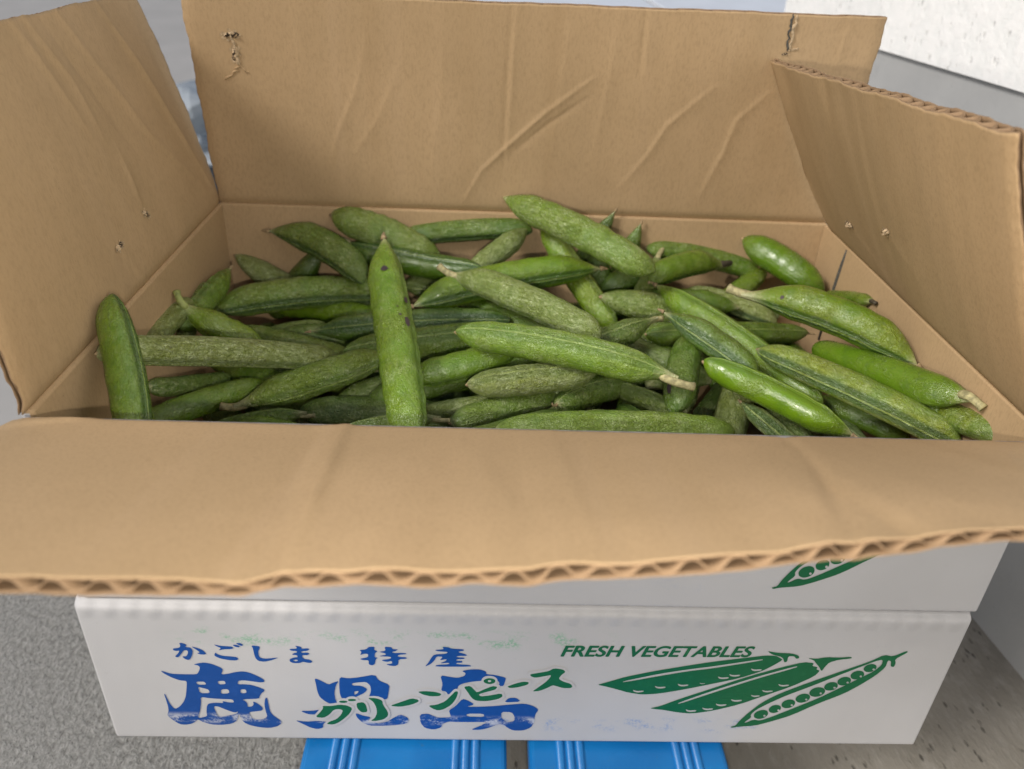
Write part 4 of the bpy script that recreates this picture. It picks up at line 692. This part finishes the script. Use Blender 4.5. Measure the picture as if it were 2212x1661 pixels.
def print_front(panel, blue=True, y0=-.00022):
    sm = lambda L: [smooth_poly([tuple(p) for p in pl]) for pl in L]
    def add(nm, L, dy, m): return fill2d(sm(L), y0-dy, nm, panel, m)
    if blue:
        add('printed_character', PRINT_DEER, 0, INK_BLUE); add('printed_character', PRINT_CHILD, 0, INK_BLUE); add('printed_character', PRINT_ISLAND, 0, INK_BLUE)
        add('printed_lettering', PRINT_KAGO, 0, INK_BLUE); add('printed_lettering', PRINT_SPECIAL, 0, INK_BLUE)
        for k, pl in enumerate(PRINT_HALO): add('white_outline', [pl], .00005+.000004*k, PAPER)
        add('printed_lettering', PRINT_GREEN, .00016, INK_GREEN)
    add('printed_pod', PRINT_POD_A, 0, INK_GREEN); add('printed_pod', PRINT_POD_B, 0, INK_GREEN); add('printed_pod', PRINT_POD_C, 0.00003, INK_GREEN); add('printed_peas', PRINT_PEAS, 0.00005, INK_GREEN)
    add('printed_stem', PRINT_STEM_A, .00004, INK_GREEN); add('printed_stem', PRINT_STEM_B, .00004, INK_GREEN)
    # FRESH VEGETABLES
    cu = bpy.data.curves.new('lettering', 'FONT'); cu.body = 'FRESH VEGETABLES'; cu.shear = .28; cu.size = .01; cu.offset = .00010; cu.space_character = 1.02
    tmp = bpy.data.objects.new('lettering', cu); COL.objects.link(tmp)
    me = bpy.data.meshes.new_from_object(tmp); bpy.data.objects.remove(tmp, do_unlink=True)
    co = np.array([v.co for v in me.vertices]); mn, mx = co.min(0), co.max(0)
    (ax, az), (bx, bz), (cx, cz) = PRINT_TEXT
    for v in me.vertices:
        fx = (v.co.x-mn[0])/(mx[0]-mn[0]); fy = (v.co.y-mn[1])/(mx[1]-mn[1])
        v.co = Vector(((ax+(bx-ax)*fx)*.001, y0, (az+(bz-az)*fx + (cz-az+.2)*fy)*.001)); v.co.y += float(front_y(v.co.x, v.co.z, 0.0, H-.0012, 0.0))
    bmt = bmesh.new()
    for k, (ox, oz) in enumerate(((0,0),(.00022,0),(-.00022,0),(0,.00014),(0,-.00014))):   # heavy strokes
        c_ = me.copy(); c_.transform(Matrix.Translation((ox, -.000004*k, oz))); bmt.from_mesh(c_); bpy.data.meshes.remove(c_)
    bmt.to_mesh(me); bmt.free()
    me.name = 'printed_lettering'; me.materials.clear(); link('printed_lettering', me, panel, (INK_GREEN,))

# ---- lower carton (closed)
DX, DY = -.0016, -.0015
low = empty('cardboard_box', (DX, DY, STAND_H), 'closed white carton with blue and green print, under the open carton', 'box', 'stacked pea cartons')
pf = panel_front('front_panel', low, 0.0, H-.0012, 1.0); print_front(pf)
wall_panel('back_panel', low, (0, D-T, .0005), (W, D, H-.0012), 1, -1)
wall_panel('side_panel', low, (.0002, T+.0002, .0005), (T, D-T-.0002, H-.0012), 0, 1)
wall_panel('side_panel', low, (W-T, T+.0002, .0005), (W-.0002, D-T-.0002, H-.0012), 0, -1)
wall_panel('bottom_panel', low, (T+.0002, T+.0002, .0004), (W-T-.0002, D-T-.0002, T), 2, 1)
wall_panel('top_flap', low, (T+.0002, T+.0006, H-.0062), (W-T-.0002, D/2-.0008, H-.0014), 2, -1)
wall_panel('top_flap', low, (T+.0002, D/2+.0008, H-.0062), (W-T-.0002, D-T-.0006, H-.0014), 2, -1)

# ---- upper carton (open)
upb = empty('cardboard_box', (0, 0, STAND_H+H), 'open cardboard carton with raised flaps, full of green pea pods', 'box', 'stacked pea cartons')
pf = panel_front('front_panel', upb, 0.0, H-.0020, .3); pf.data.materials[0] = PAPER_CLEAN; print_front(pf, False)
wall_panel('back_panel', upb, (0, D-T/2, .0005), (W, D+T/2, H+.0008), 1, -1, True)
wall_panel('side_panel', upb, (-T/2, T+.0004, .0005), (T/2, D-T/2-.0002, H+.0008), 0, 1, True)
wall_panel('side_panel', upb, (W-T/2, T+.0004, .0005), (W+T/2, D-T/2-.0002, H+.0008), 0, -1, True)
wall_panel('bottom_panel', upb, (T/2+.0002, T+.0004, .0006), (W-T/2-.0002, D-T/2-.0004, T), 2, 1)

def up_(f): # flap surfaces are written relative to the rim; the carton's origin is its bottom
    def g_(S, Hh):
        P = f(S, Hh).copy(); P[...,2] += H; return P
    return g_
F_front = Flap('front_flap', upb, up_(front_base), W, .1143, [([(.307,0.03),(.322,1.0)], 1.9, 4.5), ([(.285,0.1),(.300,1.0)], -1.1, 6.0), ([(.727,.03),(.70,.5),(.655,1.0)], -1.3, 5.0), ([(.93,.02),(.80,.9)], .6, 5.0), ([(.50,.05),(.505,.95)], .5, 6.0), ([(.715,.25),(.64,1.0)], .6, 5.0), ([(.42,.2),(.47,.9)], .35, 9.0), ([(.08,.02),(.0,.12)], .9, 5.0)], flip=True, seed=3, edge=.0009, period=.0094, th=.0036, pinch=((.70,.010,.25),(.30,.012,.3),(.745,.007,.35),(.43,.006,.3),(.52,.008,.22),(.61,.006,.28),(.36,.005,.25)))
F_back = Flap('back_flap', upb, up_(bilinear((0,D,.0),(W,D,.0),(.0,.2179,.1135),(W,.2212,.1150))), W, .115, [(p_, a_*.75, w_*.9) for p_, a_, w_ in BACK_CREASES], flip=False, seed=7, edge=.00035, sidewave=.0006)
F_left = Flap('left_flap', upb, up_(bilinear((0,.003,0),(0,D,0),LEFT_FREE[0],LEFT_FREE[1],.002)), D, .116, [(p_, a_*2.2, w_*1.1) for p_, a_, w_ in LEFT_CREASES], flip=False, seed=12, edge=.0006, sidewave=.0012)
F_right = Flap('right_flap', upb, up_(bilinear((W,.003,0),(W,D-.010,0),RIGHT_FREE[0],RIGHT_FREE[1],-.002)), D-.01, .118, RIGHT_CREASES, flip=True, seed=21, edge=.0007, pinch=((.60,.010,.45),(.66,.006,.55),(.40,.012,.25),(.93,.012,.5)), sidewave=.0008)


# ---- torn staple holes and slits on the flaps
def tear(flap, u, v, size, seed, ang=0.3, n=5):
    r = np.random.default_rng(seed); p, nn = flap.point(u, v, .00012)
    ax = Vector((0,0,1)).cross(nn).normalized(); ay = nn.cross(ax)
    ca, sa = math.cos(ang), math.sin(ang); tx, ty = ax*ca+ay*sa, ay*ca-ax*sa
    V = []; F = []
    k = 11; 
    for i in range(k):
        th = 2*math.pi*i/k; rr = size*r.uniform(.6,1.0)
        V.append(p + tx*math.cos(th)*rr*1.5 + ty*math.sin(th)*rr*.55)
    F.append(tuple(range(k)))
    hole = link('torn_hole', mesh('torn_hole', V, F, False), flap.obj, (HOLE,))
    V = []; F = []
    for i in range(n+2):
        th = 2*math.pi*i/(n+2) + r.uniform(-.3,.3); d = tx*math.cos(th)*1.45+ty*math.sin(th)*.6
        c0 = p + d*size*.72; side = (tx*-math.sin(th)+ty*math.cos(th))*size*r.uniform(.15,.36); out = d.normalized()
        lift = nn*size*r.uniform(.25,.6)
        b0 = len(V)
        V += [c0-side-nn*.0002, c0+side-nn*.0002, c0+side*.4-out*size*.2+lift, c0-side*.5-out*size*.35+lift*.8, c0+out*size*.55+nn*.0001-side*.6, c0+out*size*.5+nn*.0001+side*.6]
        F += [(b0,b0+1,b0+2,b0+3), (b0+1,b0,b0+4,b0+5), (b0+3,b0+2,b0+1,b0)]
    link('torn_paper', mesh('torn_paper', V, F, False), flap.obj, (TORN,))
tear(F_right, TEARS[1][1][0], TEARS[1][1][1], .0036, 1, .1); tear(F_right, TEARS[2][1][0], TEARS[2][1][1], .0032, 2, .4)
tear(F_left, TEARS[3][1][0], TEARS[3][1][1], .0028, 3, -.7); tear(F_left, TEARS[4][1][0], TEARS[4][1][1], .0028, 4, .1)
(bu0, bv0), (bu1, bv1) = TEARS[0][1], TEARS[0][2]
tear(F_back, bu0, bv0, .0034, 5, .1, 6); tear(F_back, (bu0+bu1)/2+.004, (bv0+bv1)/2, .0032, 6, 1.3, 6)
def crinkle(flap, pts, w, m, lift=.0004, seed=0, nm='torn_ridge'):
    """raised ragged paper ridge following a line on a flap"""
    r = np.random.default_rng(seed); path = []; rad = []
    for (a, b) in zip(pts, pts[1:]):
        for t in np.linspace(0, 1, 7)[:-1]:
            p, nn = flap.point(a[0]+(b[0]-a[0])*t + r.normal(0,.0012), a[1]+(b[1]-a[1])*t, lift*r.uniform(-.3,1)); path.append(p); rad.append(w*r.uniform(.55,1.1))
    p, nn = flap.point(*pts[-1], 0); path.append(p); rad.append(w*.3); rad[0] *= .4
    V, F = tube_geo(path, rad, 7); return link(nm, mesh(nm, V, F), flap.obj, (m,))
crinkle(F_back, [(bu0,bv0),(bu0+.006,bv0-.07),(bu1+.008,bv1+.02)], .0010, TORN, .0001, 1)
crinkle(F_back, [(bu1+.008,bv1+.03),(bu1+.016,bv1),(bu1+.020,bv1-.012)], .0007, KRAFT, -.0002, 2)
crinkle(F_back, [(bu1+.008,bv1+.02),(bu1-.004,bv1-.02),(bu1-.016,bv1-.045)], .0007, KRAFT, -.0002, 3)
(su0, sv0), (su1, sv1) = TEARS[5][1], TEARS[5][2]
crinkle(F_back, [(su0,1.0),(su0-.001,sv0),(su1,sv1)], .0007, SLITDARK, .0001, 4, 'slit')
crinkle(F_back, [(su0+.006,1.0),(su0+.005,sv0),(su1+.004,sv1)], .0011, TORN, .0004, 5)
crinkle(F_back, [(su1,sv1),(su1+.016,sv1+.015)], .0006, TORN, .0003, 6)
tear(F_back, su1-.002, sv1-.012, .0013, 9, .2, 3)
# grey cut edge at the foot of the right flap's rear side, and the glued joint's dark slit in the right wall
V, F = tube_geo([F_right.point(1.0-.002, v, -.0022)[0] + Vector((-.0006, .0004, 0))*(1 if k % 2 else -.5) for k, v in enumerate(np.linspace(.20,.015,12))], [.0009,.0018,.0021,.0018,.0021,.0017,.0020,.0017,.0019,.0016,.0015,.0008], 8, .6)
link('cut_edge', mesh('cut_edge', V, F), F_right.obj, (CUTGREY,))
V, F = tube_geo([(W-T/2-.0001, .1916, H-.0012), (W-T/2-.0001, .1925, H-.010), (W-T/2-.0001, .1937, H-.020), (W-T/2-.0001, .1952, H-.034), (W-T/2-.0001, .196, H-.060)], [.0005,.0010,.0011,.0011,.0010], 8, 1.0)
link('joint_slit', mesh('joint_slit', V, F), upb, (SLITDARK,))
# crumpled carton corners
def corner_scrap(parent, p, seed, sc=1.0):
    r = np.random.default_rng(seed); bm = bmesh.new(); bmesh.ops.create_icosphere(bm, subdivisions=2, radius=.0030*sc)
    for v in bm.verts: v.co = Vector((v.co.x*.85, v.co.y*.5, v.co.z*.45)) * float(r.uniform(.5,1.25)) + Vector(p)
    me = bpy.data.meshes.new('crushed_corner'); bm.to_mesh(me); bm.free(); link('crushed_corner', me, parent, (PAPER,))
corner_scrap(upb, (W-.0022, .0022, .0012), 3, .9); corner_scrap(low, (.0016, .0022, .0012), 6, .6)

# ================================================================== PEA PODS
THS = np.concatenate([np.linspace(0, .42, 8), np.linspace(.42, math.pi-.3, 11)[1:], np.linspace(math.pi-.3, math.pi, 5)[1:]])
THS = np.concatenate([THS, (2*math.pi - THS[1:-1])[::-1]])
DARK_SEAM = {1,6,8,20,22,23,24,34,37,39,41,43,54}   # pods that turn a broad dark seam face to the viewer
LEAN = .36                            # the pointed ends lean towards the straight seam
def end_profile(ty, d, r):
    if ty == 's':
        x = np.clip(d/(2.9*r), 0, 1); return .20 + .80*(x*x*(3-2*x))**.8
    if ty == 't':
        x = np.clip(d/(2.7*r), 0, 1); return np.maximum(np.sin(np.pi/2*x), 1e-4)**.82
    x = np.clip(d/(1.9*r), 0, 1); return np.maximum(1-(1-x)**2.3, 1e-4)**.55
def make_pod_object(A, M, B, r, tA, tB, su, tone, pale, yel, seed, label, group, beaks=True, spots=()):
    A, M, B, su = (Vector(v) for v in (A, M, B, su))
    ax = (B-A).normalized(); zz = (su - ax*su.dot(ax)).normalized(); yy = zz.cross(ax)
    rot = Matrix((ax, yy, zz)).transposed()
    root = empty('pea_pod', wz(M), label, 'pea pod', group)
    root.rotation_euler = rot.to_euler()
    inv = rot.transposed()
    a, b_ = inv @ (A-M), inv @ (B-M)
    a, b_ = np.array(a), np.array(b_); m_ = np.zeros(3)
    rg = np.random.default_rng(seed)
    def curve(t):
        t = np.asarray(t)[...,None]; return a*(1-t)*(1-2*t) + m_*4*t*(1-t) + b_*t*(2*t-1)
    Lc = float(np.linalg.norm(np.diff(curve(np.linspace(0,1,40)), axis=0), axis=1).sum())
    sl_ = min(.14, 1.7*r/Lc)          # stalk length share
    t0 = sl_*.55 if tA == 's' else 0.0; t1 = 1-sl_*.55 if tB == 's' else 1.0
    nl = 76
    w = np.linspace(0, 1, nl); w = .5-.5*np.cos(np.pi*(.04+.92*w)); w = (w-w[0])/(w[-1]-w[0])
    ts = t0 + (t1-t0)*w
    dA = (ts-t0)*Lc; dB = (t1-ts)*Lc
    f = np.minimum(end_profile(tA, dA, r), end_profile(tB, dB, r))*(1-.16*(2*ts-1)**2)
    cen = curve(ts)
    peas = rg.uniform(6.3, 8.6); ph0 = rg.uniform(0, 6.28)
    TH, FF = np.meshgrid(THS, f); TS = np.repeat(ts[:,None], len(THS), 1)
    dth = np.minimum(TH, 2*np.pi-TH); dd = np.abs(TH-np.pi)
    fl_ = (rg.uniform(.80,.86) if seed in DARK_SEAM else rg.uniform(.90,.96))/np.maximum(np.cos(dth), .05)
    rad = np.where(dth < 1.2, 1/(1 + np.maximum(fl_,.3)**-14)**(1/14), 1.0)      # flattened face along the seam
    rad = np.where(dth < 1.2, rad, 1/(1+(.86/np.maximum(np.cos(1.2),.05))**-14)**(1/14))
    side = np.sin(TH)**2
    rad += .008*side*np.cos(2*np.pi*peas*TS+ph0)*np.clip(FF*1.3-.3,0,1)
    rad += .080*np.exp(-((dth-.10)/.06)**2) - .020*np.exp(-(dth/.05)**2)
    rad += .022*np.exp(-(dd/.10)**2)
    for k in range(6):
        fr = rg.uniform(2,11); m2 = rg.integers(1,4); rad += rg.normal(0,.011)*np.sin(2*np.pi*fr*TS+rg.uniform(0,6.28))*np.cos(m2*TH+rg.uniform(0,6.28))
    # shrivel: fine cross ridges on paler pods
    rad += .008*(.3+pale)*np.sin(2*np.pi*(30*TS+.8*np.sin(3*TH+seed)))*side
    flat = 1 - .42*(1-FF)**1.2
    wy = rg.uniform(.90,1.0); wz_ = rg.uniform(1.0,1.06)
    Y = r*FF*rad*np.sin(TH)*wy*flat; Z = r*FF*rad*np.cos(TH)*wz_
    tang = np.gradient(cen, axis=0); tang /= np.linalg.norm(tang, axis=1, keepdims=True)
    e1 = np.array([0,1.0,0]) - tang*tang[:,1:2]; e1 /= np.linalg.norm(e1, axis=1, keepdims=True); e2 = np.cross(tang, e1)
    # a gentle sideways lean of the pointed ends towards the seam, as in real pods
    lean = (r*LEAN*(1-f))[:,None]*np.array([0,0,1.0])
    P = cen[:,None,:] + lean[:,None,:] + Y[...,None]*e1[:,None,:] + Z[...,None]*e2[:,None,:]
    nt_ = len(THS); V = P.reshape(-1,3).tolist(); F = []
    for i in range(nl-1):
        for k in range(nt_):
            F.append((i*nt_+k, i*nt_+(k+1)%nt_, (i+1)*nt_+(k+1)%nt_, (i+1)*nt_+k))
    F += [tuple(range(nt_-1,-1,-1)), tuple((nl-1)*nt_+k for k in range(nt_))]
    me = mesh('body', V, F)
    def at(nm, arr):
        la = me.attributes.new(nm, 'FLOAT', 'POINT'); la.data.foreach_set('value', np.ascontiguousarray(arr, dtype=np.float32).reshape(-1))
    at('suture', dth*r*1000*(.35+.65*FF)); at('dorsal', dd*r*1000)
    pe = np.zeros_like(ts)
    if tA == 's': pe = np.maximum(pe, 1-dA/(2.4*r))
    if tA == 't': pe = np.maximum(pe, .85-dA/(1.7*r))
    if tB == 's': pe = np.maximum(pe, 1-dB/(2.4*r))
    if tB == 't': pe = np.maximum(pe, .85-dB/(1.7*r))
    if tA in 'bc' and pale > .45: pe = np.maximum(pe, .75-dA/(1.1*r))
    at('paleend', np.repeat(np.clip(pe,0,1)[:,None], nt_, 1))
    o = link('body', me, root, (POD,))
    o['seam_dark'] = 1.0 if seed in DARK_SEAM else .42; o['tone'] = float(tone); o['pale'] = float(pale); o['yellow'] = float(yel); o['seed'] = float(seed*3.7)
    # ends
    for ty, s_, tip_t, sgn in ((tA, 0, t0, -1), (tB, 1, t1, 1)):
        leanv = np.array([0,0,r*LEAN])
        end = curve(np.array([tip_t]))[0]; dirv = curve(np.array([tip_t]))[0]-curve(np.array([tip_t-sgn*.05]))[0]; dirv /= np.linalg.norm(dirv)
        if ty == 's':
            tip = curve(np.array([float(s_)]))[0]
            q0 = curve(np.array([tip_t-sgn*sl_*.80]))[0] + leanv*.55
            path = []; rads = []
            bendv = np.array([0, rg.normal(0,.16), rg.normal(.05,.14)])*r
            for t in np.linspace(0,1,9):
                p = q0*(1-t) + tip*t + leanv*.35*(1-t)*t*2 + bendv*math.sin(math.pi*t); path.append(p); rads.append(r*(.30-.07*min(1,t*1.25) + (.05 if t > .9 else 0)))
            rads[0] *= .3; rads[1] *= .7
            Vt, Ft = tube_geo(path, rads, 10, .92)
            dark = 'blackened' in label or 'dark tip' in label
            link('stalk', mesh('stalk', Vt, Ft), root, (BEAK_DARK if dark else (STALK_GREEN if 'yellow-green' in label or 'pale yellow' in label else STALK),))
        elif ty == 'c' or (beaks and (ty == 't' or (ty == 'b' and s_ == 0))):
            ln = {'t': .5, 'b': .20, 'c': 1.25}[ty]*r; path = []; rads = []
            cv = np.array([0, rg.uniform(-.6,.6), rg.uniform(.2,.8)])
            st = end - dirv*r*(.10 if ty != 't' else .05) + leanv*(.9 if ty == 't' else .6)
            for t in np.linspace(0,1,8):
                path.append(st + dirv*ln*(t - (.35*t*t if ty == 'c' else 0)) + cv*ln*(.55 if ty == 'c' else .25)*t*t); rads.append(r*((.15 if ty != 'c' else .12)*(1-t)**.7 + .035))
            Vt, Ft = tube_geo(path, rads, 8, .8)
            link('beak', mesh('beak', Vt, Ft), root, (BEAK,))
    # dark blemishes
    for (bt, bth, bs, asp) in spots:
        i0 = int(np.argmin(abs(ts-bt))); Vs = []; 
        k = 14; rr = [bs*rg.uniform(.8,1.15) for _ in range(k)]
        def surf(t, th):
            i = min(nl-2, max(0, int(np.searchsorted(ts, t)-1))); u = (t-ts[i])/(ts[i+1]-ts[i])
            fa = f[i]*(1-u)+f[i+1]*u; c = cen[i]*(1-u)+cen[i+1]*u + (lean[i]*(1-u)+lean[i+1]*u); q_ = r*fa*1.035
            return c + e1[i]*q_*math.sin(th)*wy*(1-.42*(1-fa)**1.2) + e2[i]*q_*math.cos(th)*wz_
        Vs = [surf(bt, bth)] + [surf(bt+math.cos(2*math.pi*j/k)*rr[j]*asp/Lc, bth+math.sin(2*math.pi*j/k)*rr[j]/r) for j in range(k)]
        link('dark_spot', mesh('dark_spot', Vs, [(0, j+1, (j+1) % k+1) for j in range(k)]), root, (SPOT,))
    return root
GP = 'green pea pods heaped in the open carton'
for row in PODS:
    pid, c9, r, tA, tB, su, tone, pale, yel, label = row
    c9 = [v*.001 for v in c9]; spots = ()
    if pid == 9: spots = ((.205, SPOT_TH, .0017, 1.0), (.36, SPOT_TH+.85, .0012, 1.6), (.47, SPOT_TH+.70, .0012, 2.6), (.44, SPOT_TH+.38, .0006, 1.0), (.40, SPOT_TH+.3, .0004, 1.0))
    if pid == 41: spots = ((.28, 1.05, .0012, .7),)
    if pid == 46: spots = ((.80, 2.9-1.1, .0014, 2.2),)
    make_pod_object(c9[0:3], c9[3:6], c9[6:9], r*.001*{1:.86, 9:.93}.get(pid, .93), tA, tB, su, tone, pale, yel, pid, label, GP, True, spots)
for k, (c6, r) in enumerate(BURIED):
    c6 = [v*.001 for v in c6]; A, B = Vector(c6[:3]), Vector(c6[3:]); M = (A+B)/2 + Vector((0,0,rng.uniform(-.002,.002))) + Vector(((B-A).y, -(B-A).x, 0))*rng.uniform(-.05,.05)
    th = rng.uniform(0, 6.28); su = Vector((math.cos(th), math.sin(th), rng.uniform(-1,1)))
    make_pod_object(A, M, B, r*.001, rng.choice(['b','t','s']), 'b', su, rng.uniform(.3,.5), rng.uniform(.2,.7), rng.uniform(.1,.4), 100+k, 'green pea pod buried under the top layer of the heap, only glimpsed in gaps', 'pods buried in the heap', False)

# ================================================================== SCRAPS
# crumpled plastic bag on the ground behind the cartons, seen through the gap at the rear left corner
bm = bmesh.new(); bmesh.ops.create_icosphere(bm, subdivisions=5, radius=1.0)
rb = np.random.default_rng(5); dirs = rb.normal(size=(26,3)); dirs /= np.linalg.norm(dirs, axis=1, keepdims=True)
for v in bm.verts:
    n = np.array(v.co); d = dirs @ n
    k = 1 + .22*np.sin(9*d[:9]).sum()/3 + .10*np.sin(21*d[9:18]).sum()/3
    v.co = Vector((n[0]*.17*k, n[1]*.20*k, max(-.005, (n[2]*.09)*k+.05)))
me = bpy.data.meshes.new('plastic_bag'); bm.to_mesh(me); bm.free()
bag = link('plastic_bag', me, None, (BAG,)); bag.location = (-.31, 1.16, .006)
tag(bag, 'crumpled clear plastic bag on the ground behind the cartons, seen through the corner gap', 'plastic bag')
